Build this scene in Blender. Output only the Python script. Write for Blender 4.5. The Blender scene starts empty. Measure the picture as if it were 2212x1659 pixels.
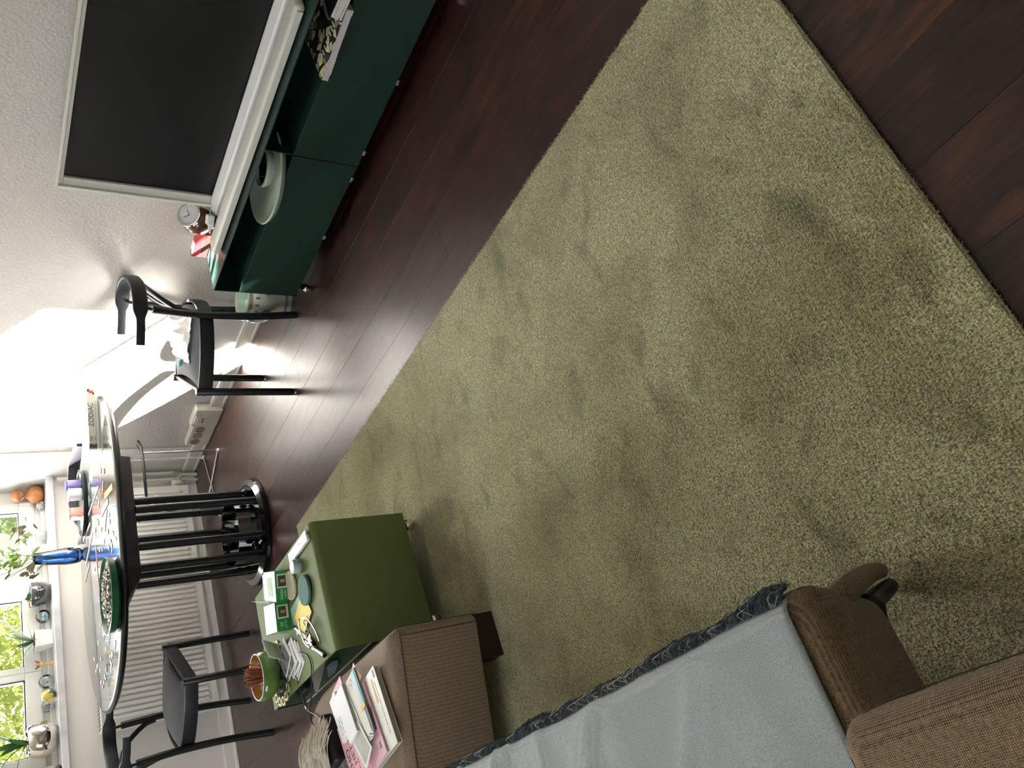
import bpy, bmesh, math, random
from mathutils import Vector, Matrix, noise
random.seed(7)
PI = math.pi
C = bpy.context.scene.collection
SC = bpy.context.scene

# ------------------------------------------------------------------ camera, world, sun, exposure
cam_d = bpy.data.cameras.new('camera'); cam = bpy.data.objects.new('camera', cam_d); C.objects.link(cam)
cam_d.sensor_fit = 'HORIZONTAL'; cam_d.sensor_width = 36.0; cam_d.lens = 1731.38/2212*36; cam_d.clip_start = .01; cam_d.clip_end = 300
def cam_axes(pitch, roll, yaw):
    fw = Vector((math.sin(yaw)*math.cos(pitch), math.cos(yaw)*math.cos(pitch), -math.sin(pitch)))
    rt = Vector((math.cos(yaw), -math.sin(yaw), 0)); up = rt.cross(fw)
    return rt*math.cos(roll)+up*math.sin(roll), up*math.cos(roll)-rt*math.sin(roll), fw
r_, u_, f_ = cam_axes(.611757, .005848, .590319)      # the phone was held on its side
m = Matrix.Identity(4)
for i in range(3):
    m[i][0] = -u_[i]; m[i][1] = r_[i]; m[i][2] = -f_[i]
m[0][3], m[1][3], m[2][3] = 0, 0, 1.4
cam.matrix_world = m
SC.camera = cam

w = bpy.data.worlds.new('sky'); SC.world = w; w.use_nodes = True
nt = w.node_tree; nt.nodes.clear()
wo = nt.nodes.new('ShaderNodeOutputWorld'); bg = nt.nodes.new('ShaderNodeBackground'); sky = nt.nodes.new('ShaderNodeTexSky')
sky.sky_type = 'NISHITA'; sky.sun_disc = False; sky.sun_elevation = math.radians(34.5); sky.sun_rotation = math.radians(-16)
sky.dust_density = 2.5; sky.ozone_density = .6
hsv = nt.nodes.new('ShaderNodeHueSaturation'); hsv.inputs['Saturation'].default_value = .35
nt.links.new(sky.outputs[0], hsv.inputs['Color']); nt.links.new(hsv.outputs[0], bg.inputs[0]); bg.inputs[1].default_value = .55
nt.links.new(bg.outputs[0], wo.inputs[0])

sd = bpy.data.lights.new('sun', 'SUN'); so = bpy.data.objects.new('sun', sd); C.objects.link(so)
sd.energy = 115; sd.angle = math.radians(.4); sd.color = (1, .96, .9)
so.rotation_euler = Vector((1, -3.75, -2.66)).to_track_quat('-Z', 'Y').to_euler(); so.location = (-1, 9, 8)

def area(name, loc, to, sx, sy, e, col=(1, 1, 1), portal=False):
    d = bpy.data.lights.new(name, 'AREA'); o = bpy.data.objects.new(name, d); C.objects.link(o)
    d.shape = 'RECTANGLE'; d.size = sx; d.size_y = sy; d.energy = e; d.color = col
    if portal: d.cycles.is_portal = True
    o.location = loc; o.rotation_euler = Vector(to).to_track_quat('-Z', 'Z').to_euler(); return o
# daylight through the window in view; added fill lamp at the left wall
area('window_daylight', (1.35, 5.50, 1.75), (-.12, -1, -.14), 2.2, 1.4, 56, (.97, .985, 1))
area('left_fill_lamp', (-2.38, 2.25, 1.75), (1, .05, -.25), 1.4, 1.5, 8, (.99, .99, 1))
SC.view_settings.view_transform = 'Standard'; SC.view_settings.look = 'None'
SC.view_settings.exposure = 1.05; SC.view_settings.gamma = 1; SC.view_settings.use_curve_mapping = False
SC.cycles.max_bounces = 10; SC.cycles.transparent_max_bounces = 16; SC.cycles.sample_clamp_indirect = 20

# ------------------------------------------------------------------ materials
MATS = {}
def mat(name, col, rough=.5, metal=0, spec=.5, bump=None, var=None, trans=0, ior=1.45, coat=0, sheen=0, alpha=1, emit=None):
    """bump=(scale, strength, kind); var=(scale, colour2, contrast, stretch)"""
    if name in MATS: return MATS[name]
    m = bpy.data.materials.new(name); m.use_nodes = True; n = m.node_tree; b = n.nodes['Principled BSDF']
    b.inputs['Base Color'].default_value = (*col, 1); b.inputs['Roughness'].default_value = rough
    b.inputs['Metallic'].default_value = metal; b.inputs['Specular IOR Level'].default_value = spec
    b.inputs['Transmission Weight'].default_value = trans; b.inputs['IOR'].default_value = ior
    b.inputs['Coat Weight'].default_value = coat; b.inputs['Sheen Weight'].default_value = sheen; b.inputs['Alpha'].default_value = alpha
    if emit: b.inputs['Emission Color'].default_value = (*emit[0], 1); b.inputs['Emission Strength'].default_value = emit[1]
    tc = n.nodes.new('ShaderNodeTexCoord')
    if var:
        mp = n.nodes.new('ShaderNodeMapping'); mp.inputs['Scale'].default_value = var[3] if len(var) > 3 else (1, 1, 1)
        nz = n.nodes.new('ShaderNodeTexNoise'); nz.inputs['Scale'].default_value = var[0]; nz.inputs['Detail'].default_value = 6
        rp = n.nodes.new('ShaderNodeValToRGB'); rp.color_ramp.elements[0].position = .5-.5*var[2]; rp.color_ramp.elements[1].position = .5+.5*var[2]
        rp.color_ramp.elements[0].color = (*col, 1); rp.color_ramp.elements[1].color = (*var[1], 1)
        n.links.new(tc.outputs['Object'], mp.inputs[0]); n.links.new(mp.outputs[0], nz.inputs[0]); n.links.new(nz.outputs[0], rp.inputs[0]); n.links.new(rp.outputs[0], b.inputs['Base Color'])
    if bump:
        k = bump[2] if len(bump) > 2 else 'noise'
        if k == 'noise':
            t = n.nodes.new('ShaderNodeTexNoise'); t.inputs['Detail'].default_value = 4; outk = 0
        elif k == 'voronoi':
            t = n.nodes.new('ShaderNodeTexVoronoi'); outk = 0
        t.inputs['Scale'].default_value = bump[0]; n.links.new(tc.outputs['Object'], t.inputs['Vector'])
        bp = n.nodes.new('ShaderNodeBump'); bp.inputs['Strength'].default_value = bump[1]; bp.inputs['Distance'].default_value = bump[3] if len(bump) > 3 else .003
        n.links.new(t.outputs[outk], bp.inputs['Height']); n.links.new(bp.outputs[0], b.inputs['Normal'])
    MATS[name] = m; return m

def fabric(name, c1, c2, scale, st=.6, rough=.9, sheen=.25, soft=0):
    """woven cloth: two crossed wave bands drive both colour and relief"""
    if name in MATS: return MATS[name]
    m = bpy.data.materials.new(name); m.use_nodes = True; n = m.node_tree; b = n.nodes['Principled BSDF']
    b.inputs['Roughness'].default_value = rough; b.inputs['Sheen Weight'].default_value = sheen; b.inputs['Specular IOR Level'].default_value = .15
    tc = n.nodes.new('ShaderNodeTexCoord'); ws = []
    for d in ('X', 'Y', 'Z'):
        wv = n.nodes.new('ShaderNodeTexWave'); wv.bands_direction = d; wv.inputs['Scale'].default_value = scale
        wv.inputs['Distortion'].default_value = 1.2; wv.inputs['Detail'].default_value = 1; wv.inputs['Detail Scale'].default_value = 1.5
        n.links.new(tc.outputs['Object'], wv.inputs[0]); ws.append(wv)
    a = n.nodes.new('ShaderNodeMath'); a.operation = 'MULTIPLY'; n.links.new(ws[0].outputs['Fac'], a.inputs[0]); n.links.new(ws[1].outputs['Fac'], a.inputs[1])
    a2 = n.nodes.new('ShaderNodeMath'); a2.operation = 'MULTIPLY_ADD'; n.links.new(ws[2].outputs['Fac'], a2.inputs[0]); a2.inputs[1].default_value = .35; n.links.new(a.outputs[0], a2.inputs[2])
    nz = n.nodes.new('ShaderNodeTexNoise'); nz.inputs['Scale'].default_value = 420 if soft else 160; nz.inputs['Detail'].default_value = 3; n.links.new(tc.outputs['Object'], nz.inputs[0])
    mx = n.nodes.new('ShaderNodeMath'); mx.operation = 'MULTIPLY_ADD'; n.links.new(nz.outputs[0], mx.inputs[0]); mx.inputs[1].default_value = .8; n.links.new(a2.outputs[0], mx.inputs[2])
    if soft:
        dm = n.nodes.new('ShaderNodeMath'); dm.operation = 'MULTIPLY'; dm.inputs[1].default_value = 1-soft; n.links.new(a2.outputs[0], dm.inputs[0]); n.links.new(dm.outputs[0], mx.inputs[2]); mx.inputs[1].default_value = .8+soft*.5
    rp = n.nodes.new('ShaderNodeValToRGB'); rp.color_ramp.elements[0].position = .3; rp.color_ramp.elements[1].position = 1.0
    rp.color_ramp.elements[0].color = (*c1, 1); rp.color_ramp.elements[1].color = (*c2, 1)
    n.links.new(mx.outputs[0], rp.inputs[0]); n.links.new(rp.outputs[0], b.inputs['Base Color'])
    bp = n.nodes.new('ShaderNodeBump'); bp.inputs['Strength'].default_value = st; bp.inputs['Distance'].default_value = .0015
    n.links.new(mx.outputs[0], bp.inputs['Height']); n.links.new(bp.outputs[0], b.inputs['Normal'])
    MATS[name] = m; return m

def thin_glass(name, tint=(1, 1, 1), refl=.08):
    if name in MATS: return MATS[name]
    m = bpy.data.materials.new(name); m.use_nodes = True; n = m.node_tree; n.nodes.clear()
    o = n.nodes.new('ShaderNodeOutputMaterial'); t = n.nodes.new('ShaderNodeBsdfTransparent'); g = n.nodes.new('ShaderNodeBsdfGlossy'); x = n.nodes.new('ShaderNodeMixShader')
    fr = n.nodes.new('ShaderNodeFresnel'); fr.inputs[0].default_value = 1.45
    t.inputs[0].default_value = (*tint, 1); g.inputs['Roughness'].default_value = .02
    ad = n.nodes.new('ShaderNodeMath'); ad.operation = 'MULTIPLY'; ad.inputs[1].default_value = refl/.04; ad.use_clamp = True
    n.links.new(fr.outputs[0], ad.inputs[0]); n.links.new(ad.outputs[0], x.inputs[0])
    n.links.new(t.outputs[0], x.inputs[1]); n.links.new(g.outputs[0], x.inputs[2]); n.links.new(x.outputs[0], o.inputs[0])
    MATS[name] = m; return m

def wood_floor():
    m = bpy.data.materials.new('mahogany_planks'); m.use_nodes = True; n = m.node_tree; b = n.nodes['Principled BSDF']
    tc = n.nodes.new('ShaderNodeTexCoord'); oi = n.nodes.new('ShaderNodeObjectInfo')
    off = n.nodes.new('ShaderNodeVectorMath'); off.operation = 'SCALE'; off.inputs[0].default_value = (17, 31, 5); n.links.new(oi.outputs['Random'], off.inputs['Scale'])
    ad = n.nodes.new('ShaderNodeVectorMath'); n.links.new(tc.outputs['Object'], ad.inputs[0]); n.links.new(off.outputs[0], ad.inputs[1])
    mp = n.nodes.new('ShaderNodeMapping'); mp.inputs['Scale'].default_value = (8, 1.7, 4); n.links.new(ad.outputs[0], mp.inputs[0])
    nz = n.nodes.new('ShaderNodeTexNoise'); nz.inputs['Scale'].default_value = 2.2; nz.inputs['Detail'].default_value = 8; nz.inputs['Distortion'].default_value = 1.6; n.links.new(mp.outputs[0], nz.inputs[0])
    mp2 = n.nodes.new('ShaderNodeMapping'); mp2.inputs['Scale'].default_value = (160, 7, 40); n.links.new(ad.outputs[0], mp2.inputs[0])
    nf = n.nodes.new('ShaderNodeTexNoise'); nf.inputs['Scale'].default_value = 1.5; nf.inputs['Detail'].default_value = 4; n.links.new(mp2.outputs[0], nf.inputs[0])
    s = n.nodes.new('ShaderNodeMath'); s.operation = 'MULTIPLY_ADD'; n.links.new(nf.outputs[0], s.inputs[0]); s.inputs[1].default_value = .5; n.links.new(nz.outputs[0], s.inputs[2])
    rp = n.nodes.new('ShaderNodeValToRGB'); e = rp.color_ramp.elements
    e[0].position = .50; e[0].color = (.010, .0045, .004, 1); e[1].position = .98; e[1].color = (.085, .024, .014, 1)
    k = e.new(.75); k.color = (.036, .0110, .0078, 1)
    n.links.new(s.outputs[0], rp.inputs[0])
    hv = n.nodes.new('ShaderNodeHueSaturation'); mr = n.nodes.new('ShaderNodeMapRange'); mr.inputs['To Min'].default_value = .75; mr.inputs['To Max'].default_value = 1.45
    n.links.new(oi.outputs['Random'], mr.inputs[0]); n.links.new(mr.outputs[0], hv.inputs['Value']); n.links.new(rp.outputs[0], hv.inputs['Color']); n.links.new(hv.outputs[0], b.inputs['Base Color'])
    b.inputs['Roughness'].default_value = .5; b.inputs['Specular IOR Level'].default_value = .25; b.inputs['Coat Weight'].default_value = .8; b.inputs['Coat Roughness'].default_value = .29; b.inputs['Coat IOR'].default_value = 1.56
    bp = n.nodes.new('ShaderNodeBump'); bp.inputs['Strength'].default_value = .06; bp.inputs['Distance'].default_value = .001; n.links.new(nf.outputs[0], bp.inputs['Height']); n.links.new(bp.outputs[0], b.inputs['Normal'])
    return m
FLOOR = wood_floor()

def rug_mat():
    m = bpy.data.materials.new('rug_pile'); m.use_nodes = True; n = m.node_tree; b = n.nodes['Principled BSDF']
    b.inputs['Roughness'].default_value = .85; b.inputs['Sheen Weight'].default_value = .9; b.inputs['Sheen Roughness'].default_value = .4; b.inputs['Specular IOR Level'].default_value = .2
    b.inputs['Sheen Tint'].default_value = (.8, .85, .7, 1)
    tc = n.nodes.new('ShaderNodeTexCoord')
    def nz(sc, det, dist=0, st=(1, 1, 1)):
        mp = n.nodes.new('ShaderNodeMapping'); mp.inputs['Scale'].default_value = st; n.links.new(tc.outputs['Object'], mp.inputs[0])
        t = n.nodes.new('ShaderNodeTexNoise'); t.inputs['Scale'].default_value = sc; t.inputs['Detail'].default_value = det; t.inputs['Distortion'].default_value = dist; n.links.new(mp.outputs[0], t.inputs[0]); return t
    big = nz(2.6, 5, .6); mid = nz(7.5, 7, .5, (1, 1.5, 1)); fine = nz(380, 3, .5, (1, .5, 1)); row = nz(150, 2, 0, (.5, 1.6, 1))
    def ramp(a, ca, z, cz):
        r = n.nodes.new('ShaderNodeValToRGB'); r.color_ramp.elements[0].position = a; r.color_ramp.elements[1].position = z; r.color_ramp.elements[0].color = (*ca, 1); r.color_ramp.elements[1].color = (*cz, 1); return r
    base = ramp(.34, (.38, .345, .185), .62, (.64, .59, .375)); n.links.new(big.outputs[0], base.inputs[0])
    m1 = ramp(.30, (.62, .64, .58), .46, (1, 1, 1)); n.links.new(mid.outputs[0], m1.inputs[0])
    m2 = ramp(.37, (.45, .46, .41), .63, (1.36, 1.36, 1.3)); n.links.new(fine.outputs[0], m2.inputs[0])
    m3 = ramp(.3, (.8, .8, .8), .6, (1.1, 1.1, 1.1)); n.links.new(row.outputs[0], m3.inputs[0])
    def mul(x, y):
        k = n.nodes.new('ShaderNodeMix'); k.data_type = 'RGBA'; k.blend_type = 'MULTIPLY'; k.inputs[0].default_value = 1; k.clamp_result = False
        n.links.new(x, k.inputs[6]); n.links.new(y, k.inputs[7]); return k.outputs[2]
    c = mul(mul(mul(base.outputs[0], m1.outputs[0]), m2.outputs[0]), m3.outputs[0]); n.links.new(c, b.inputs['Base Color'])
    ad = n.nodes.new('ShaderNodeMath'); n.links.new(fine.outputs[0], ad.inputs[0]); n.links.new(row.outputs[0], ad.inputs[1])
    bp = n.nodes.new('ShaderNodeBump'); bp.inputs['Strength'].default_value = .9; bp.inputs['Distance'].default_value = .006; n.links.new(ad.outputs[0], bp.inputs['Height'])
    n.links.new(bp.outputs[0], b.inputs['Normal']); return m
RUG = rug_mat()

PLASTER = mat('wall_plaster', (.60, .58, .55), .9, bump=(75, .55, 'noise', .007))
PLASTER2 = mat('smooth_plaster', (.76, .74, .71), .85, bump=(120, .12, 'noise', .003))
WHITE = mat('white_paint', (.80, .79, .76), .35)
UPVC = mat('white_window_frame', (.84, .84, .83), .3)
MARBLE = mat('sill_marble', (.80, .80, .82), .18, var=(9, (.62, .63, .66), .25, (1, 1, 1)))
CREAM = mat('cream_plastic', (.72, .69, .61), .35)
RADW = mat('radiator_white', (.80, .79, .76), .3)
GREEN = mat('dark_green_steel', (.010, .034, .026), .36, spec=.5)
GREENI = mat('dark_green_steel_inside', (.008, .045, .035), .4)
OLIVE = mat('olive_green_steel', (.165, .205, .078), .6, spec=.15)
CHROME = mat('chrome', (.82, .82, .84), .06, 1)
BLACK = mat('black_lacquer', (.012, .013, .016), .28)
BLACKM = mat('matte_black', (.013, .014, .020), .45)
BLACKG = mat('gloss_black', (.006, .006, .008), .06)
SEATF = fabric('charcoal_seat_cloth', (.045, .045, .056), (.17, .17, .195), 60, .2, soft=.8)
GLASS = thin_glass('clear_glass')
BROWN = fabric('brown_tweed', (.066, .040, .020), (.34, .225, .125), 130, .8)
OTTO = fabric('taupe_tweed', (.11, .074, .052), (.48, .36, .275), 105, .5, soft=.6)
THROW = fabric('grey_wool', (.25, .275, .30), (.54, .58, .615), 105, .35, soft=.65, sheen=.3)
FRD = mat('slate_fringe', (.10, .125, .15), .9)
FRL = mat('pale_fringe', (.55, .58, .60), .9)
SCREEN = mat('tv_screen', (.012, .012, .014), .22, spec=.5)
TVW = mat('tv_white', (.68, .67, .63), .4)
PAPER = mat('white_paper', (.82, .82, .84), .6)
INK = mat('black_ink', (.02, .02, .022), .6)
LEAF = mat('leaf_green', (.055, .14, .03), .5)
LEAFD = mat('leaf_dark', (.07, .16, .05), .5)
STEM = mat('stem_green', (.12, .2, .05), .6)

# ------------------------------------------------------------------ mesh helpers
def obj(name, bm, m=None, parent=None, smooth=False, mats=None):
    if isinstance(bm, bmesh.types.BMesh):
        me = bpy.data.meshes.new(name); bm.normal_update(); bm.to_mesh(me); bm.free()
    else: me = bm
    for x in (mats or ([m] if m else [])): me.materials.append(x)
    if smooth:
        for p in me.polygons: p.use_smooth = True
        if smooth != True: 
            me.set_sharp_from_angle(angle=math.radians(smooth))
    o = bpy.data.objects.new(name, me); C.objects.link(o)
    if parent: o.parent = parent
    return o
def tag(o, label, cat, group=None, kind=None):
    o['label'] = label; o['category'] = cat
    if group: o['group'] = group
    if kind: o['kind'] = kind
    return o
def thing(name, label, cat, loc=(0, 0, 0), rz=0, group=None):
    o = bpy.data.objects.new(name, None); C.objects.link(o); o.location = loc; o.rotation_euler = (0, 0, rz); o.empty_display_size = .05
    return tag(o, label, cat, group)
def struct(name, bm, m, parent=None, smooth=False):
    o = obj(name, bm, m, parent, smooth)
    if not parent: o['kind'] = 'structure'
    return o
def nb(): return bmesh.new()
def box(bm, x0, x1, y0, y1, z0, z1, rz=0, bev=0, seg=2, piv=None, mi=0):
    r = bmesh.ops.create_cube(bm, size=1); vs = r['verts']
    c = Vector(((x0+x1)/2, (y0+y1)/2, (z0+z1)/2))
    for v in vs: v.co = Vector((v.co.x*(x1-x0), v.co.y*(y1-y0), v.co.z*(z1-z0)))
    fs = list({f for v in vs for f in v.link_faces})
    if bev:
        es = list({e for v in vs for e in v.link_edges})
        g = bmesh.ops.bevel(bm, geom=es, offset=bev, segments=seg, affect='EDGES', profile=.5)
        vs = list({v for f in g['faces'] for v in f.verts} | {v for v in vs if v.is_valid})
        fs = list({f for v in vs for f in v.link_faces})
    for f in fs: f.material_index = mi
    R = Matrix.Rotation(rz, 3, 'Z')
    for v in vs: v.co = (R @ v.co)+c if piv is None else (R @ (v.co+c-Vector(piv)))+Vector(piv)
    return vs
def cbox(bm, c, s, rz=0, bev=0, seg=2, mi=0):
    return box(bm, c[0]-s[0]/2, c[0]+s[0]/2, c[1]-s[1]/2, c[1]+s[1]/2, c[2]-s[2]/2, c[2]+s[2]/2, rz, bev, seg, None, mi)
def bx(c, s, rz=0, bev=0, seg=2):
    b = nb(); cbox(b, c, s, rz, bev, seg); return b
def prism(bm, pts, z0, z1, bev=0, top=None):
    lo = [bm.verts.new((x, y, z0)) for x, y in pts]; hi = [bm.verts.new((x, y, z1)) for x, y in (top or pts)]
    n = len(pts); fs = [bm.faces.new(lo[::-1]), bm.faces.new(hi)]
    for i in range(n): fs.append(bm.faces.new((lo[i], lo[(i+1) % n], hi[(i+1) % n], hi[i])))
    if bev:
        es = list({e for f in fs[:2] for e in f.edges}); bmesh.ops.bevel(bm, geom=es, offset=bev, segments=3, affect='EDGES')
    bmesh.ops.recalc_face_normals(bm, faces=bm.faces)
def lathe(bm, prof, seg=32, c=(0, 0, 0), sx=1, sy=1):
    rings = []
    for r, z in prof:
        if r < 1e-5: rings.append([bm.verts.new((c[0], c[1], c[2]+z))])
        else: rings.append([bm.verts.new((c[0]+r*sx*math.cos(2*PI*i/seg), c[1]+r*sy*math.sin(2*PI*i/seg), c[2]+z)) for i in range(seg)])
    for a, b in zip(rings, rings[1:]):
        for i in range(seg):
            j = (i+1) % seg
            if len(a) == 1 and len(b) == 1: continue
            if len(a) == 1: bm.faces.new((a[0], b[j], b[i]))
            elif len(b) == 1: bm.faces.new((a[i], a[j], b[0]))
            else: bm.faces.new((a[i], a[j], b[j], b[i]))
    bmesh.ops.recalc_face_normals(bm, faces=bm.faces)
def spline(pts, n=8):
    pts = [Vector(p) for p in pts]
    if len(pts) < 3: return pts
    P = [2*pts[0]-pts[1]]+pts+[2*pts[-1]-pts[-2]]; out = []
    for i in range(1, len(P)-2):
        for k in range(n):
            t = k/n; a, b, c, d = P[i-1:i+3]
            out.append(.5*((2*b)+(c-a)*t+(2*a-5*b+4*c-d)*t*t+(3*b-a-3*c+d)*t**3))
    out.append(pts[-1]); return out
def tube(bm, pts, r, seg=10, cap=True, flat=None, upv=None):
    """round tube (or flat=(w,h) band) swept along pts; r may be a list"""
    pts = [Vector(p) for p in pts]; n = len(pts); rings = []; prev = None
    for i, p in enumerate(pts):
        t = (pts[min(i+1, n-1)]-pts[max(i-1, 0)]).normalized()
        ref = Vector(upv) if upv else (prev if prev is not None else (Vector((0, 0, 1)) if abs(t.z) < .9 else Vector((1, 0, 0))))
        a = t.cross(ref)
        if a.length < 1e-4: a = t.orthogonal()
        a.normalize(); b = a.cross(t).normalized(); prev = b
        rr = r[i] if isinstance(r, (list, tuple)) else r
        ring = []
        for k in range(seg):
            an = 2*PI*k/seg
            if flat:
                ca, sa = math.cos(an), math.sin(an); e = .35
                ring.append(bm.verts.new(p+a*flat[0]*rr*math.copysign(abs(ca)**e, ca)+b*flat[1]*rr*math.copysign(abs(sa)**e, sa)))
            else: ring.append(bm.verts.new(p+a*rr*math.cos(an)+b*rr*math.sin(an)))
        rings.append(ring)
    for x, y in zip(rings, rings[1:]):
        for k in range(seg): bm.faces.new((x[k], x[(k+1) % seg], y[(k+1) % seg], y[k]))
    if cap: bm.faces.new(rings[0][::-1]); bm.faces.new(rings[-1])
def ball(bm, c, r, seg=20, sc=(1, 1, 1)):
    v = bmesh.ops.create_uvsphere(bm, u_segments=seg, v_segments=max(8, seg//2), radius=r)['verts']
    for k in v: k.co = Vector((k.co.x*sc[0]+c[0], k.co.y*sc[1]+c[1], k.co.z*sc[2]+c[2]))
def quads(name, V, F, m, parent=None, smooth=False):
    me = bpy.data.meshes.new(name); me.from_pydata(V, [], F); me.update(); return obj(name, me, m, parent, smooth)
def text(name, s, size, m, parent, loc, xdir, ydir, ext=.0002, align='CENTER'):
    cu = bpy.data.curves.new(name, 'FONT'); cu.body = s; cu.size = size; cu.extrude = ext; cu.align_x = align; cu.align_y = 'CENTER'
    to = bpy.data.objects.new(name, cu); C.objects.link(to); dg = bpy.context.evaluated_depsgraph_get()
    me = bpy.data.meshes.new_from_object(to.evaluated_get(dg)); C.objects.unlink(to); bpy.data.objects.remove(to)
    x = Vector(xdir).normalized(); y = Vector(ydir).normalized(); z = x.cross(y)
    M = Matrix(((x.x, y.x, z.x, loc[0]), (x.y, y.y, z.y, loc[1]), (x.z, y.z, z.z, loc[2]), (0, 0, 0, 1)))
    me.transform(M); o = obj(name, me, m, parent); return o
def copy_tree(o, parent=None):
    c = o.copy(); C.objects.link(c)
    if parent: c.parent = parent
    for ch in [x for x in bpy.data.objects if x.parent == o]: copy_tree(ch, c)
    return c

# ================================================================== THE ROOM
WX = 2.76; YB = 5.22; XL = -2.5; YF = -2.2; CZ = 2.6
b = nb(); box(b, XL-.2, 3.0, YF-.2, 5.6, -.12, -.012); floor = struct('floor', b, mat('subfloor', (.02, .012, .01), .6))
pw = .12; row = 0; x = WX-pw
while x > -1.5:
    y = -1.0-random.random()*1.1
    while y < 5.2:
        L = random.choice((1.5, 1.9, 2.2, 2.2)); y0 = max(y, -1.0); y1 = min(y+L, 5.215)
        if y1-y0 > .05:
            b = nb(); dz = random.uniform(-.0005, .0003)
            cbox(b, (0, 0, 0), (pw-.0006, y1-y0-.0006, .012), bev=.0005, seg=1)
            o = obj('plank', b, FLOOR, floor); o.location = (x+pw/2, (y0+y1)/2, -.006+dz)
        y += L
    pw = .19; x -= pw; row += 1

b = nb(); box(b, WX, WX+.12, YF, 5.6, 0, CZ); wall_right = struct('wall_right', b, PLASTER)
b = nb(); box(b, WX-.006, WX, 4.885, 5.22, .0, CZ); struct('corner_panel', b, PLASTER2, wall_right)
# window wall: below sill, above, and left of opening
b = nb(); box(b, XL, WX+.1, YB, 5.5, 0, .86); box(b, XL, .95, YB, 5.5, .86, CZ); box(b, .95, WX+.1, YB, 5.5, 2.53, CZ)
wall_back = struct('wall_back', b, PLASTER2)
b = nb(); box(b, XL, WX+.12, YF, 5.5, CZ, CZ+.1); struct('ceiling', b, mat('ceiling_white', (.82, .81, .79), .9))
b = nb(); box(b, XL-.12, XL, YF, 1.5, 0, CZ); box(b, XL-.12, XL, 3.0, 5.5, 0, CZ); box(b, XL-.12, XL, 1.5, 3.0, 0, .9); box(b, XL-.12, XL, 1.5, 3.0, 2.5, CZ); struct('wall_left', b, PLASTER)  # unseen opening added here to let fill daylight in
b = nb(); box(b, XL-.12, WX+.12, YF-.12, YF, 0, CZ); struct('wall_front', b, PLASTER)
# sill
b = nb(); box(b, .80, WX+.02, 5.185, 5.44, .862, .90, bev=.004); struct('trim_1', b, MARBLE)
# baseboards: duct along the right wall, flat board on the back wall
b = nb(); box(b, WX-.028, WX, 4.78, 5.20, 0, .07, bev=.004); box(b, WX-.028, WX, -1, 4.35, 0, .07, bev=.004)
bbr = struct('baseboard_right', b, CREAM)
b = nb(); box(b, WX-.034, WX-.026, -1, 4.35, .0, .014, bev=.002); box(b, WX-.034, WX-.026, 4.78, 5.2, 0, .014, bev=.002); struct('foot_strip', b, WHITE, bbr)
b = nb(); box(b, WX-.026, WX, -1, 4.35, .070, .079, bev=.002); box(b, WX-.026, WX, 4.78, 5.2, .07, .079, bev=.002); struct('top_strip', b, WHITE, bbr)
b = nb(); box(b, XL, WX-.028, YB-.016, YB, 0, .075, bev=.004); bbb = struct('baseboard_back', b, WHITE)
b = nb(); box(b, XL, WX-.028, YB-.024, YB-.014, 0, .016, bev=.003); struct('foot_strip', b, UPVC, bbb)

# window: one frame with three sashes
b = nb(); box(b, 1.0, WX, 5.40, 5.50, .90, .955, bev=.004); box(b, 1.0, WX, 5.42, 5.50, 2.46, 2.53)
box(b, 2.68, WX, 5.40, 5.50, .9, 2.5, bev=.004); box(b, .94, 1.06, 5.38, 5.50, .9, 2.5, bev=.004); box(b, 2.095, 2.16, 5.40, 5.5, .95, 2.5, bev=.004)
win = struct('window_1', b, UPVC)
b = nb(); box(b, 1.0, WX, 5.36, 5.41, .90, .925, bev=.003); struct('window_ledge', b, WHITE, win)
for x0, x1, tl, tr_ in ((2.24, 2.614, .062, .062), (1.63, 2.03, .035, .062), (1.127, 1.556, .062, .035)):
    b = nb(); z0, z1, t = 1.04, 2.42, .062
    for q in ((x0-tl, x1+tr_, z0-.085, z0), (x0-tl, x1+tr_, z1, z1+t), (x0-tl, x0, z0, z1), (x1, x1+tr_, z0, z1)): box(b, q[0], q[1], 5.385, 5.455, q[2], q[3], bev=.004)
    s = obj('sash', b, UPVC, win)
    b = nb()
    for q in ((x0, x1, z0, z0+.006), (x0, x1, z1-.006, z1), (x0, x0+.006, z0, z1), (x1-.006, x1, z0, z1)): box(b, q[0], q[1], 5.40, 5.44, q[2], q[3])
    obj('gasket', b, BLACKM, s)
    b = nb(); box(b, x0, x1, 5.418, 5.424, z0, z1); obj('pane', b, GLASS, s)
b = nb(); tube(b, [(2.24, 5.375, 1.80), (2.62, 5.375, 1.80)], .011, 12); obj('glazing_rod', b, WHITE, win)
b = nb(); box(b, 2.655, 2.672, 5.37, 5.385, .97, 1.04, bev=.003); obj('hinge', b, WHITE, win)

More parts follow.
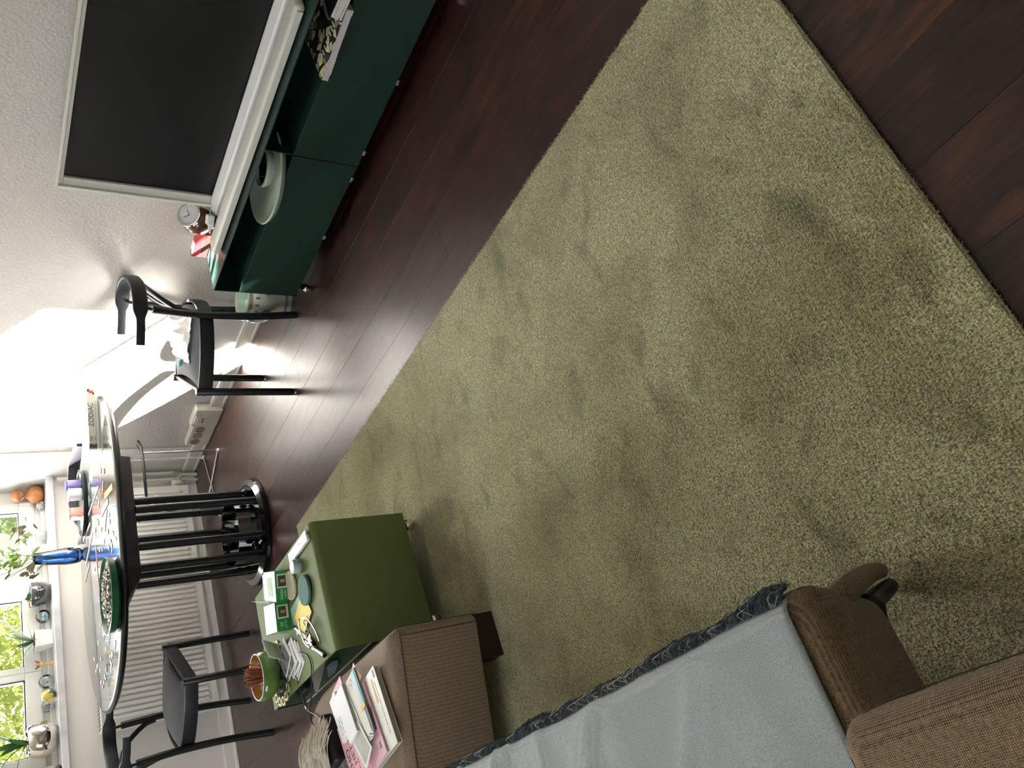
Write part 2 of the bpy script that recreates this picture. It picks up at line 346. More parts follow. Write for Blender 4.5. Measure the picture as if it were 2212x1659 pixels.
# outside: ground, trees
b = nb(); box(b, -40, 60, 7, 120, -3.2, -3.0); struct('outside_ground', b, mat('lawn', (.10, .16, .05), .9, var=(.6, (.22, .28, .10), .6)))
b = nb(); box(b, -30, 70, 34, 90, -2.99, -2.9); struct('outside_river', b, mat('river_water', (.35, .42, .48), .12))
def tree(label, c, rad, h, n, leafsz, col, col2, seed, dens=1.0, trunk=True):
    random.seed(seed); t = thing('garden_tree', label, 'tree', (c[0], c[1], -3.0), 0)
    V = []; F = []; 
    for i in range(n):
        while True:
            p = Vector((random.uniform(-1, 1), random.uniform(-1, 1), random.uniform(-1, 1)))
            if p.length < 1 and (p.length > .35 or random.random() < .3): break
        k = noise.noise(p*2.3+Vector((seed, 0, 0)))
        if k < -.25 and seed != 11: continue
        p = Vector((p.x*rad[0], p.y*rad[1], p.z*rad[2]+h))
        a = Vector((random.gauss(0, 1), random.gauss(0, 1), random.gauss(0, 1))).normalized(); q = a.orthogonal().normalized(); s = leafsz*random.uniform(.6, 1.3)
        i0 = len(V); V += [p-a*s, p+q*s*.45, p+a*s, p-q*s*.45]; F.append((i0, i0+1, i0+2, i0+3))
    key = 'foliage_%d' % seed
    m_ = bpy.data.materials.new(key); m_.use_nodes = True; nn = m_.node_tree; nn.nodes.clear()
    o_ = nn.nodes.new('ShaderNodeOutputMaterial'); d_ = nn.nodes.new('ShaderNodeBsdfDiffuse'); tl = nn.nodes.new('ShaderNodeBsdfTranslucent'); mx = nn.nodes.new('ShaderNodeMixShader')
    d_.inputs[0].default_value = (*col, 1); tl.inputs[0].default_value = (*col2, 1); mx.inputs[0].default_value = .6
    nn.links.new(d_.outputs[0], mx.inputs[1]); nn.links.new(tl.outputs[0], mx.inputs[2]); nn.links.new(mx.outputs[0], o_.inputs[0])
    quads('foliage', V, F, m_, t)['kind'] = 'stuff'
    if trunk:
        b = nb(); tube(b, [(0, 0, 0), (.1, .05, h*.5), (0, 0, h)], [.16, .12, .05], 8); obj('trunk', b, mat('bark', (.12, .09, .06), .9), t)
    random.seed(seed+1)
tree('added out-of-view leafy tree keeping the sun off the two left window panes', (.05, 8.35), (1.15, .85, 2.9), 5.6, 60000, .062, (.07, .10, .03), (.20, .25, .05), 11)  # added sun blocker, never in view: shades the two left panes
tree('sunlit yellow green tree filling the leftmost window pane', (3.6, 13.2), (2.0, 1.6, 2.6), 3.0, 26000, .075, (.10, .13, .05), (.36, .38, .12), 12)
tree('green tree behind the middle window pane', (6.2, 16.5), (1.9, 1.6, 2.3), 3.0, 22000, .08, (.07, .11, .05), (.24, .30, .11), 13)
tree('distant shrub low behind the right hand window pane', (12.6, 26.5), (2.6, 1.5, .9), 2.2, 7000, .13, (.015, .025, .01), (.06, .08, .03), 14)
random.seed(21)

# radiator
rad = thing('panel_radiator', 'long white ribbed panel radiator on the wall under the window', 'radiator', (1.8525, 5.1, 0))
b = nb(); hw = .7325; zb, zt = .085, .70
# front sheet with pressed vertical ribs
n = 44; prof = []
for i in range(n):
    x0 = -hw+.035+i*(2*hw-.07)/n; p = (2*hw-.07)/n
    prof += [(x0, 0), (x0+p*.30, 0), (x0+p*.42, -.011), (x0+p*.80, -.011), (x0+p*.92, 0)]
prof = [(-hw, 0)]+prof+[(hw, 0)]
zz = [(zb, 0), (zb+.035, 0), (zb+.055, 1), (zt-.055, 1), (zt-.035, 0), (zt, 0)]
rows = [[b.verts.new((x, y*k, z)) for x, y in prof] for z, k in zz]
for r0, r1 in zip(rows, rows[1:]):
    for i in range(len(prof)-1): b.faces.new((r0[i], r0[i+1], r1[i+1], r1[i]))
obj('ribbed_front', b, RADW, rad)
b = nb(); box(b, -hw, hw, .001, .09, zb, zt, bev=.004); obj('body', b, RADW, rad)
b = nb(); box(b, -hw-.002, hw+.002, -.006, .095, zt, zt+.012, bev=.003); gr = obj('top_grille', b, RADW, rad)
b = nb()
for i in range(70):
    for j in range(3): cbox(b, (-hw+.02+i*(2*hw-.04)/69, .02+j*.025, zt+.0125), (.012, .014, .002))
o = obj('grille_slots', b, mat('dark_slot', (.12, .11, .10), .7), gr); o['kind'] = 'stuff'
b = nb(); tube(b, spline([(.80, .04, .42), (.80, .04, .16), (.80, .04, .145), (.82, .06, .12), (.84, .06, .09), (.84, .06, .0)], 4), .011, 10)
tube(b, spline([(.86, .06, .84), (.86, .06, .2), (.86, .05, .17)], 3), .011, 10)
tube(b, spline([(.72, .04, .13), (.79, .03, .13), (.80, .05, .10), (.80, .06, 0)], 5), .010, 10); obj('pipe', b, CREAM, rad)
b = nb(); lathe(b, [(0, -.03), (.02, -.028), (.024, -.01), (.02, .0), (.026, .012), (.022, .035), (0, .037)], 16, (.765, .03, .14)); obj('valve', b, CREAM, rad, True)

# wall sockets
t = thing('wall_socket_box', 'cream surface socket box with two-pin outlet, nearer the black chair', 'socket', (WX, 4.45, 0))
b = nb(); box(b, -.055, 0, -.10, .095, .0005, .165, bev=.008); obj('housing', b, CREAM, t)
b = nb(); box(b, -.060, -.05, -.045, .055, .07, .155, bev=.004); p = obj('outlet_plate', b, WHITE, t)
b = nb(); box(b, -.0645, -.06, -.028, .036, .08, .138, bev=.002); obj('outlet_insert', b, CREAM, p)
b = nb(); [cbox(b, (-.0648, y_, .108), (.003, .010, .010), bev=.003) for y_ in (-.008, .016)]; obj('pin_hole', b, BLACKG, p)
t = thing('triple_socket_strip', 'cream wall strip with three round sockets in a row', 'socket', (WX, 4.66, 0))
b = nb(); box(b, -.05, 0, -.115, .13, .0005, .145, bev=.008); obj('housing', b, CREAM, t)
for y_ in (-.075, 0, .075):
    b = nb(); lathe(b, [(.030, 0), (.030, .004), (.026, .005), (.024, .002), (0, .002)], 24)
    o = obj('round_socket', b, mat('socket_grey', (.32, .29, .25), .5), t, 40); o.rotation_euler = (0, -PI/2, 0); o.location = (-.051, y_, .095)

# ================================================================== RUG
rug = thing('area_rug', 'large olive green wool pile rug on the dark wood floor', 'rug', (.25, 2.0, 0))
pts = [(1.315, -1.585), (1.285, 1.545), (-1.15, 1.545), (-1.12, -1.56)]     # local corners
b = nb(); prism(b, pts[::-1], .001, .014, .004); obj('rug_body', b, RUG, rug)
V = []; F = []
def blade(p, d, h, wd):
    s = Vector((-d.y, d.x, 0)).normalized()*wd; i0 = len(V)
    V.extend([p-s, p+s, p+d*.5+Vector((0, 0, h))]); F.append((i0, i0+1, i0+2))
edges = [(pts[0], pts[1], 9000), (pts[3], pts[0], 7000), (pts[1], pts[2], 5000)]
for a, c, k in edges:
    a = Vector((*a, 0)); c = Vector((*c, 0)); t_ = (c-a).normalized(); nrm = Vector((t_.y, -t_.x, 0))
    for i in range(k):
        q = a.lerp(c, random.random())+nrm*random.uniform(-.014, .002+.004*noise.noise(a.lerp(c, i/k)*20)); d = Vector((random.gauss(0, .4), random.gauss(0, .4), 0))+nrm*.7
        blade(Vector((q.x, q.y, random.uniform(.002, .013))), d.normalized()*random.uniform(.003, .009), random.uniform(.001, .007), .0011)
# pile tufts over the visible field
for i in range(150000):
    x_ = random.uniform(-.45, 1.31); y_ = random.uniform(-1.575, 1.0)
    if noise.noise(Vector((x_*9, y_*9, 0))) < -.35 and random.random() < .6: continue
    an = random.gauss(-.6, .55); L = random.uniform(.003, .0065)
    blade(Vector((x_, y_, .0135)), Vector((math.cos(an), math.sin(an), 0))*L, random.uniform(.0012, .004), .0012)
quads('pile', V, F, RUG, rug)['kind'] = 'stuff'

# ================================================================== SIDEBOARD
sb = thing('media_sideboard', 'long low dark green steel sideboard under the television', 'sideboard', (2.38, 2.823, 0))
D = .355; Wd = 1.75        # depth, width; local y runs towards -y
def sbx(x0, x1, y0, y1, z0, z1, bev=.0015): 
    b = nb(); box(b, x0, x1, -y1, -y0, z0, z1, bev=bev); return b
T = .004
obj('top_panel', sbx(0, D, 0, Wd, .440, .445), GREEN, sb)
obj('end_panel', sbx(0, D, 0, T, .066, .440), GREEN, sb); obj('end_panel', sbx(0, D, Wd-T, Wd, .066, .440), GREEN, sb)
obj('bottom_panel', sbx(.004, D, T, Wd-T, .066, .072), GREEN, sb)
obj('back_panel', sbx(D-T, D, T, Wd-T, .072, .44), GREENI, sb)
obj('shelf', sbx(.0, D-T, T, Wd-T, .329, .333), GREEN, sb)
obj('divider', sbx(.002, D-T, .826, .830, .333, .44), GREEN, sb)
for y0, y1 in ((.002, .826), (.830, 1.748)):
    obj('flap_door', sbx(-.002, .002, y0, y1, .074, .3325), GREEN, sb)
for yy in (.047, .408, .755, .900, 1.245, 1.62):
    obj('hinge_clip', sbx(-.004, .006, yy-.011, yy+.011, .062, .073), CHROME, sb)
def caster(x_, y_, r=.022, name='caster'):
    b = nb()
    cb = obj(name, bx((x_, y_, .055), (.02, .02, .022), bev=.003), BLACK, None)
    b = nb(); lathe(b, [(0, -.012), (r*.55, -.012), (r*.6, -.008), (r*.9, -.010), (r, -.004), (r, .004), (r*.9, .010), (r*.6, .008), (r*.55, .012), (0, .012)], 24)
    wv = obj('caster_wheel', b, CHROME, cb, 40); wv.rotation_euler = (PI/2, 0, .35); wv.location = (x_, y_, r+.0005)
    return cb
for x_, y_ in ((.03, -.03), (.03, -1.60), (D-.04, -.03), (D-.04, -1.60)):
    c_ = caster(x_, y_, .024); c_.parent = sb

# dish standing half out of the niche
d = thing('round_dish', 'pale mint round dish with dark cup centre, poking out of the sideboard niche', 'dish', (2.462, 2.185, .334), 0)
b = nb(); lathe(b, [(0, 0), (.10, 0), (.180, .018), (.196, .038), (.194, .044), (.186, .041), (.168, .024), (.095, .012), (0, .012)], 64); obj('bowl', b, mat('mint_glaze', (.46, .54, .45), .35), d, 50)
b = nb(); lathe(b, [(.066, .010), (.076, .030), (.080, .044), (.071, .046), (.064, .030), (.060, .013)], 48, (.05, .01, 0)); obj('inner_rim', b, MATS['mint_glaze'], d, True)
b = nb(); lathe(b, [(0, .0142), (.0585, .0142), (.0625, .034)], 40, (.05, .01, 0)); obj('cup_floor', b, BLACKG, d)

# comic book and magazine pile in niche
def book(name, label, cat, c, sz, rz, cover, pages, group=None):
    t = thing(name, label, cat, c, rz, group); w_, l_, h_ = sz
    obj('cover', bx((0, 0, h_-.001), (w_, l_, .002), bev=.0006, seg=1), cover, t)
    obj('back_cover', bx((0, 0, .001), (w_, l_, .002), bev=.0006, seg=1), cover, t)
    obj('pages', bx((-.001, 0, h_/2), (w_-.004, l_-.004, h_-.004)), pages, t)
    return t
def print_mat(name, cols, scale, kind='VORONOI'):
    m = bpy.data.materials.new(name); m.use_nodes = True; n = m.node_tree; b = n.nodes['Principled BSDF']; b.inputs['Roughness'].default_value = .4
    tc = n.nodes.new('ShaderNodeTexCoord'); v = n.nodes.new('ShaderNodeTexVoronoi'); v.inputs['Scale'].default_value = scale; n.links.new(tc.outputs['Object'], v.inputs['Vector'])
    rp = n.nodes.new('ShaderNodeValToRGB'); rp.color_ramp.interpolation = 'CONSTANT'; e = rp.color_ramp.elements
    e[0].color = (*cols[0], 1); e[1].color = (*cols[1], 1); e[1].position = 1/len(cols)
    for i, c in enumerate(cols[2:], 2): k = e.new(i/len(cols)); k.color = (*c, 1)
    sp = n.nodes.new('ShaderNodeSeparateColor'); n.links.new(v.outputs['Color'], sp.inputs[0]); n.links.new(sp.outputs[0], rp.inputs[0])
    v2 = n.nodes.new('ShaderNodeTexVoronoi'); v2.feature = 'DISTANCE_TO_EDGE'; v2.inputs['Scale'].default_value = scale; n.links.new(tc.outputs['Object'], v2.inputs['Vector'])
    lt = n.nodes.new('ShaderNodeMath'); lt.operation = 'GREATER_THAN'; lt.inputs[1].default_value = .05; n.links.new(v2.outputs[0], lt.inputs[0])
    mx = n.nodes.new('ShaderNodeMix'); mx.data_type = 'RGBA'; n.links.new(lt.outputs[0], mx.inputs[0]); mx.inputs[6].default_value = (.02, .018, .012, 1); n.links.new(rp.outputs[0], mx.inputs[7])
    n.links.new(mx.outputs[2], b.inputs['Base Color']); return m
INKART = print_mat('ink_drawing_print', [(.02, .02, .018), (.03, .03, .025), (.66, .60, .36), (.08, .075, .06), (.75, .70, .50), (.3, .26, .16)], 34)
comic = book('comic_book', 'thick comic album with black and cream drawn cover in the sideboard niche', 'book', (2.465, 1.485, .334), (.25, .27, .026), math.radians(4), INKART, mat('lilac_pages', (.60, .54, .60), .7, bump=(400, .3)))
b = nb()
for i in range(11): cbox(b, (-.07+.0005*i, .10-.018*i, .0265), (.026+.004*math.sin(i), .006, .0006))
obj('rib_drawing', b, mat('cream_ink', (.72, .70, .55), .5), comic)
b = nb(); lathe(b, [(0, .0264), (.032, .0266), (.034, .0262)], 24, (.02, -.05, 0), 1.7, .8); obj('face_drawing', b, mat('grey_ink', (.30, .30, .24), .5), comic)
mg = thing('magazine_stack', 'curled black-covered magazines stacked on the comic in the niche', 'magazine', (2.44, 1.30, .3605), math.radians(-6))
for i in range(6):
    b = nb(); cbox(b, (.002*math.sin(i*2), .003*math.cos(i*3), .004+i*.0065), (.20, .15, .0055), rz=.02*math.sin(i*1.7), bev=.001); obj('magazine_pages', b, mat('page_edge', (.62, .60, .56), .7), mg)
b = nb(); cbox(b, (0, 0, .043), (.205, .155, .003)); obj('magazine_cover', b, BLACKG, mg)

# ================================================================== TV + SOUNDBAR + things on top
tv = thing('television', 'flat television with pale frame and dark screen, standing behind the soundbar', 'television', (2.60, 1.915, .447))
fw2 = .605; H2 = .622
b = nb()
for q in ((-fw2, fw2, 0, .05), (-fw2, fw2, H2-.022, H2), (-fw2, -fw2+.046, .05, H2-.022), (fw2-.046, fw2, .05, H2-.022)): box(b, 0, .035, q[0], q[1], q[2], q[3], bev=.003)
obj('frame', b, TVW, tv)
b = nb()
for q in ((-fw2, fw2, H2-.008, H2+.002), (fw2-.010, fw2+.002, .0, H2)): box(b, -.012, .02, q[0], q[1], q[2], q[3], bev=.002)
obj('outer_lip', b, TVW, tv)
b = nb(); prof_ = [(.02, .0), (-.050, .0), (-.058, .008), (-.058, .034), (-.050, .040), (-.006, .050), (.02, .050)]
lo_ = [b.verts.new((x_, -fw2, z_)) for x_, z_ in prof_]; hi_ = [b.verts.new((x_, fw2, z_)) for x_, z_ in prof_]; b.faces.new(lo_); b.faces.new(hi_)
for i in range(7): b.faces.new((lo_[i], lo_[(i+1) % 7], hi_[(i+1) % 7], hi_[i]))
bmesh.ops.recalc_face_normals(b, faces=b.faces); obj('chin', b, mat('tv_chin', (.82, .82, .82), .35), tv)
obj('screen', bx((.014, 0, .325), (.006, 2*fw2-.07, .57)), SCREEN, tv)
obj('foot', bx((.03, .38, -.001), (.12, .03, .003)), TVW, tv); obj('foot', bx((.03, -.38, -.001), (.12, .03, .003)), TVW, tv)

sbar = thing('soundbar', 'long off-white rounded soundbar lying in front of the television', 'soundbar', (2.475, 2.04, .447))
b = nb(); cbox(b, (.003, 0, .0185), (.085, 1.23, .035), bev=.016, seg=5); obj('casing', b, TVW, sbar, 50)
b = nb(); cbox(b, (-.0425, 0, .018), (.003, 1.19, .022), bev=.001); obj('grille', b, fabric('soundbar_cloth', (.60, .58, .54), (.68, .66, .61), 80, .1), sbar)
for y_ in (-.5, .5): obj('rubber_foot', bx((0, y_, -.0005), (.05, .05, .003)), BLACK, sbar)

bc = thing('weather_ball_clock', 'brown burl wood ball with a round glass dial beside the television', 'clock', (2.63, 2.655, .445))
b = nb(); ball(b, (0, 0, .068), .064, 32, (1, 1, 1)); obj('wooden_ball', b, mat('burl_wood', (.20, .065, .025), .25, var=(26, (.05, .015, .008), .35, (1, 1, 2.2)), coat=.5), bc, True)
R = Matrix.Rotation(0, 4, 'Z')
face = bpy.data.objects.new('dial', None)
b = nb(); lathe(b, [(0, 0), (.048, 0), (.052, .002), (.052, .010), (.048, .012), (.046, .006), (0, .006)], 40)
dl = obj('dial', b, mat('dial_white', (.78, .79, .80), .25), bc, 40); dl.location = (-.0155, -.0425, .1105)
dl.rotation_euler = Vector((-.25, -.68, .68)).to_track_quat('Z', 'Y').to_euler()
b = nb(); lathe(b, [(.047, .0125), (.053, .0125), (.054, .008), (.054, .002)], 40); k = obj('bezel', b, CHROME, dl, 40)
b = nb()
for i in range(24):
    an = 2*PI*i/24; cbox(b, (.040*math.cos(an), .040*math.sin(an), .0063), (.006, .0008, .0004), rz=an)
cbox(b, (.012, .004, .0068), (.03, .0016, .0006), rz=.3); cbox(b, (-.003, .012, .0068), (.026, .0014, .0006), rz=1.7)
obj('dial_marks', b, INK, dl)
b = nb(); lathe(b, [(0, 0), (.03, 0), (.034, .01), (.030, .02)], 24); obj('stand', b, CHROME, bc, 40)

ch = thing('white_plug_charger', 'small white plug charger perched by the soundbar', 'charger', (2.525, 2.535, .486), math.radians(35))
obj('body', bx((0, 0, .016), (.042, .045, .030), bev=.007, seg=3), mat('gloss_white', (.84, .84, .82), .25), ch)
obj('adapter', bx((.0, .030, .012), (.022, .022, .016), bev=.003), MATS['gloss_white'], ch)
b = nb(); tube(b, [(-.006, .04, .012), (-.006, .058, .012)], .0022, 8); tube(b, [(.006, .04, .012), (.006, .058, .012)], .0022, 8); obj('pin', b, CHROME, ch)
b = nb(); tube(b, spline([(.015, -.02, .015), (.03, -.07, .008), (.035, -.13, .004), (.04, -.2, .004)], 6), .0022, 8); obj('cable', b, PAPER, ch)

mb = thing('large_matchbox', 'large red matchbox standing on its side next to the wooden ball', 'matchbox', (2.60, 2.762, .4455), math.radians(5))
obj('sleeve', bx((0, 0, .034), (.036, .135, .066), bev=.001, seg=1), mat('match_red', (.72, .06, .07), .5), mb)
obj('striker', bx((-.0186, 0, .018), (.001, .132, .028)), mat('striker_brown', (.10, .035, .025), .8), mb)
obj('tray_end', bx((0, .0682, .034), (.030, .001, .058)), mat('card_pink', (.80, .35, .35), .6), mb)
b = nb(); cbox(b, (0, .05, .0675), (.03, .03, .0008)); obj('blue_panel', b, mat('label_blue', (.10, .13, .25), .5), mb)
text('swallow_print', '~', .06, mat('label_grey', (.5, .35, .35), .5), mb, (0, -.01, .0675), (0, 1, 0), (-1, 0, 0))

# ceramic pot behind the sideboard
cp = thing('ceramic_pot', 'off-white ceramic pot with blue leaf painting between sideboard and black chair', 'pot', (2.575, 3.085, 0))
b = nb(); lathe(b, [(0, 0), (.085, 0), (.092, .03), (.085, .06), (.118, .11), (.128, .155), (.122, .19), (.108, .205), (.118, .213), (.120, .225), (.108, .228), (.092, .222), (.088, .18), (.05, .12), (0, .10)], 48)
obj('body', b, mat('celadon_glaze', (.60, .585, .50), .14, coat=.3), cp, 50)
b = nb(); lathe(b, [(.0885, .221), (.085, .180), (.05, .125), (0, .11)], 40); obj('inner_glaze', b, mat('mint_inner', (.45, .60, .50), .2), cp, True)
BLUEP = mat('cobalt_print', (.13, .17, .27), .3)
def on_pot(an, z, s, shp):
    """small raised painted motif on the pot's flank"""
    rr = {.19: .1225}.get(z, None)
    prof = [(0, .085), (.03, .092), (.06, .085), (.11, .118), (.155, .128), (.19, .122), (.205, .108)]
    def R_(z):
        for (a, ra), (c, rc) in zip(prof, prof[1:]):
            if a <= z <= c: return ra+(rc-ra)*(z-a)/(c-a)
        return .11
    bm = nb(); vs = []
    for (u, v) in shp: 
        zz_ = z+v*s; r = R_(zz_)+.0022; aa = an+u*s/.12; vs.append(bm.verts.new((r*math.cos(aa), r*math.sin(aa), zz_)))
    bm.faces.new(vs); return bm
star = []
for i in range(16):
    r = (1.0, .38, .6, .3)[i % 4]; star.append((r*math.cos(2*PI*i/16), r*math.sin(2*PI*i/16)))
leafshape = [(math.cos(2*PI*i/14)*.55, math.sin(2*PI*i/14)*1.0) for i in range(14)]
for k_ in range(8):
    an = 2*PI*k_/8+.3
    obj('painted_motif', on_pot(an, .135, .024, star if k_ % 2 else leafshape), BLUEP, cp)
for k_ in range(22): obj('painted_petal', on_pot(2*PI*k_/22, .183, .011, leafshape), BLUEP, cp)
b = nb(); lathe(b, [(.0935, .026), (.0945, .03), (.0935, .038)], 48); obj('painted_band', b, BLUEP, cp)

# ================================================================== CHAIRS (round leg, bow back)
def make_chair(label):
    t = thing('bow_back_chair', label, 'chair', (0, 0, 0), 0)
    fx, fyw, ryw = .37, .235, .205
    for s in (-1, 1):
        b = nb(); tube(b, [(fx, s*fyw, .0), (fx, s*fyw, .01), (fx, s*fyw, .46), (fx, s*fyw, .466)], [.0165, .018, .018, .015], 20); lg = obj('front_leg', b, BLACK, t, 40)
        b = nb(); tube(b, [(fx, s*fyw, 0), (fx, s*fyw, .004)], .0185, 16); obj('glide', b, CHROME, lg)
        b = nb(); tube(b, [(fx+.0185, s*fyw, .43), (fx+.0195, s*fyw, .43)], .006, 12); obj('screw_cap', b, BLACKM, lg)
        P = spline([(-.01, s*ryw, 0), (.008, s*ryw, .2), (.014, s*ryw, .38), (.012, s*(ryw+.002), .52), (.002, s*(ryw+.006), .662)], 8)
        b = nb(); tube(b, P, .018, 20); lg = obj('rear_leg', b, BLACK, t, 50)
        b = nb(); e = P[-1]; tube(b, [e, (e.x-.004, e.y, e.z+.03)], .007, 12); obj('back_pin', b, CHROME if False else BLACK, lg)
        b = nb(); tube(b, [(.018+.014, s*ryw, .43), (.0335, s*ryw, .43)], .006, 12); obj('screw_cap', b, BLACKM, lg)
    # seat ring: flat bent rail
    P = [(fx-.004, -fyw+.01, .425), (fx-.004, 0, .425), (fx-.004, fyw-.01, .425)]
    b = nb(); tube(b, P, 1, 12, flat=(.009, .033), upv=(0, 0, 1)); obj('front_rail', b, BLACKM, t)
    P = spline([(fx-.01, -fyw+.004, .425), (.2, -fyw-.004, .425), (.03, -ryw-.004+.02, .425), (-.025, -.10, .425), (-.038, 0, .425), (-.025, .10, .425), (.03, ryw+.004-.02, .425), (.2, fyw+.004, .425), (fx-.01, fyw-.004, .425)], 6)
    b = nb(); tube(b, P, 1, 12, flat=(.008, .033), upv=(0, 0, 1)); obj('seat_rail', b, BLACKM, t, 40)
    # domed cushion
    b = nb(); N = 20; grid = []
    for i in range(N+1):
        rowv = []
        for j in range(N+1):
            u = i/N; v = -1+2*j/N
            hwid = (.185+.043*min(1, u*1.6)); xx = -.022*(1-v*v)+(.355+.0*(1-v*v))*u+.004*(1-u)
            zz_ = .452+.032*(1-(2*u-1)**4)*(1-v**4)
            rowv.append(b.verts.new((xx, v*hwid, zz_)))
        grid.append(rowv)
    for i in range(N):
        for j in range(N): b.faces.new((grid[i][j], grid[i+1][j], grid[i+1][j+1], grid[i][j+1]))
    bd = bmesh.ops.extrude_edge_only(b, edges=[e for e in b.edges if e.is_boundary])
    for v in [g for g in bd['geom'] if isinstance(g, bmesh.types.BMVert)]: v.co.z = .41
    bmesh.ops.recalc_face_normals(b, faces=b.faces); obj('seat_cushion', b, SEATF, t, 60)
    # bow: arms and back in one bent band, arms narrower than the back
    P = spline([(.16, -.245, .712), (.08, -.242, .712), (.02, -.235, .714), (-.05, -.215, .716), (-.105, -.14, .718), (-.128, 0, .72), (-.105, .14, .718), (-.05, .215, .716), (.02, .235, .714), (.08, .242, .712), (.16, .245, .712)], 6)
    rr = []
    for p in P:
        a = min(1, max(0, (.050-p.x)/.05)); rr.append(.58+.42*a*a*(3-2*a))
    b = nb(); tube(b, P, rr, 14, flat=(.010, .031), upv=(0, 0, 1)); obj('bow_backrest', b, BLACKM, t, 40)
    P = spline([(.004, -.192, .50), (-.012, -.184, .56), (-.070, -.13, .650), (-.108, 0, .692), (-.070, .13, .650), (-.012, .184, .56), (.004, .192, .50)], 8)
    b = nb(); tube(b, P, 1, 12, flat=(.009, .011), upv=(1, 0, 0)); obj('lower_bow', b, BLACK, t, 40)
    return t
ch1 = make_chair('black bow-back chair with a crumpled white cloth on its seat beside the sideboard')
ch1.location = (2.553, 3.172, 0); ch1.rotation_euler = (0, 0, math.radians(137.8))
ch2 = copy_tree(ch1); ch2['label'] = 'empty black bow-back chair in front of the radiator'
ch2.location = (.927, 4.633, 0); ch2.rotation_euler = (0, 0, math.radians(-38.5))

# crumpled white cloth on chair
b = nb(); N = 26; G = []
for i in range(N+1):
    G.append([])
    for j in range(N+1):
        u = i/N-.5; v = j/N-.5; r = math.hypot(u, v)*2
        p = Vector((u*5, v*5, 3.3)); z = .486+.075*max(0, 1-r*1.05)+.035*abs(noise.noise(p))*(1.2-r*.4)+.006*noise.noise(p*2)
        z += .055*max(0, 1-((u+.42)**2+(v+.1)**2)*18)
        G[-1].append(b.verts.new((u*.22+.01*noise.noise(p+Vector((9, 0, 0))), v*.27, z)))
for i in range(N):
    for j in range(N): b.faces.new((G[i][j], G[i+1][j], G[i+1][j+1], G[i][j+1]))
cl = obj('crumpled_cloth', b, mat('white_cloth', (.86, .85, .83), .8), None, True); md = cl.modifiers.new('thick', 'SOLIDIFY'); md.thickness = .002
cl.location = (2.44, 3.25, -.004); cl.rotation_euler = (0, 0, math.radians(137)); tag(cl, 'crumpled white cloth lying on the right chair seat', 'cloth')
b = nb(); ball(b, (0, 0, 0), .014, 12, (1.5, 1, .8)); o = obj('blue_crumpled_wrapper', b, mat('teal_foil', (.10, .35, .42), .3), None, True); o.location = (2.345, 3.33, .494); tag(o, 'tiny teal crumpled wrapper beside the white cloth', 'wrapper')

# wire chair by the radiator
wc = thing('wire_frame_chair', 'chrome wire chair with smoky clear seat between round table and radiator', 'chair', (0, 0, 0))
def tb(pts, r=.006): 
    b = nb(); tube(b, pts, r, 10); return b
for i, P in enumerate(([(2.55, 4.575, .47), (2.55, 4.575, .015), (2.545, 4.60, .008), (2.42, 4.88, .008), (2.40, 4.93, .02), (2.36, 4.95, .80)],
          [(2.695, 4.93, .79), (2.69, 4.92, .03), (2.67, 4.90, .008), (2.44, 4.83, .008), (2.19, 4.76, .008), (2.18, 4.745, .03), (2.20, 4.62, .45)])):
    obj('wire_frame', tb(P), CHROME, wc, 60)
for x_, y_ in ((2.55, 4.58), (2.685, 4.91), (2.19, 4.755), (2.41, 4.90)): obj('foot_pad', bx((x_, y_, .008), (.02, .03, .015), bev=.004), WHITE, wc)
b = nb(); prism(b, [(2.20, 4.60), (2.55, 4.57), (2.66, 4.66), (2.70, 4.92), (2.36, 4.95), (2.22, 4.85)][::1], .452, .460, .002); obj('seat', b, thin_glass('smoky_acrylic', (.62, .63, .64), .1), wc)
b = nb(); tube(b, spline([(2.66, 4.62, .456), (2.56, 4.555, .456), (2.37, 4.56, .456), (2.18, 4.59, .456)], 6), .008, 8); obj('seat_rim', b, BLACK, wc, True)
P = spline([(2.615, 4.565, .765), (2.665, 4.64, .765), (2.695, 4.79, .765), (2.695, 4.92, .768), (2.65, 4.985, .77), (2.52, 5.03, .775), (2.38, 5.0, .77), (2.28, 4.93, .75), (2.24, 4.86, .735)], 6)
b = nb(); tube(b, P, 1, 12, flat=(.009, .032), upv=(0, 0, 1)); obj('curved_backrest', b, BLACKM, wc, 40)

# ================================================================== ROUND TABLE
rt = thing('round_dining_table', 'black oval-topped dining table with mirror-grey top on a cage of black tubes', 'table', (1.83, 4.22, 0), 0)
TL_, TR_ = (-.13, .11), (.155, .045)                              # centres of the two half-round leaves
def stadium(r, n=36):
    d = Vector((TR_[0]-TL_[0], TR_[1]-TL_[1])); a0 = math.atan2(d.y, d.x); out = []
    for c, a1 in ((TR_, a0-PI/2), (TL_, a0+PI/2)):
        for k in range(n+1): a = a1+PI*k/n; out.append((c[0]+r*math.cos(a), c[1]+r*math.sin(a)))
    return out
def stad_lathe(b, prof):
    rg = [[b.verts.new((x_, y_, z)) for x_, y_ in stadium(r)] for r, z in prof]; N = len(rg[0])
    for p, q in zip(rg, rg[1:]):
        for i in range(N): b.faces.new((p[i], p[(i+1) % N], q[(i+1) % N], q[i]))
    return rg
b = nb(); rg = stad_lathe(b, [(.60, .742), (.640, .742), (.652, .748), (.660, .756), (.660, .763), (.652, .770), (.641, .7745), (.636, .7745)]); b.faces.new(rg[0]); bmesh.ops.recalc_face_normals(b, faces=b.faces); obj('rim', b, BLACK, rt, 40)
b = nb(); rg = stad_lathe(b, [(.638, .773), (.637, .7755)]); b.faces.new(rg[-1]); bmesh.ops.recalc_face_normals(b, faces=b.faces); obj('glass_top', b, mat('grey_mirror_glass', (.11, .12, .115), .13, .35, coat=.7), rt)
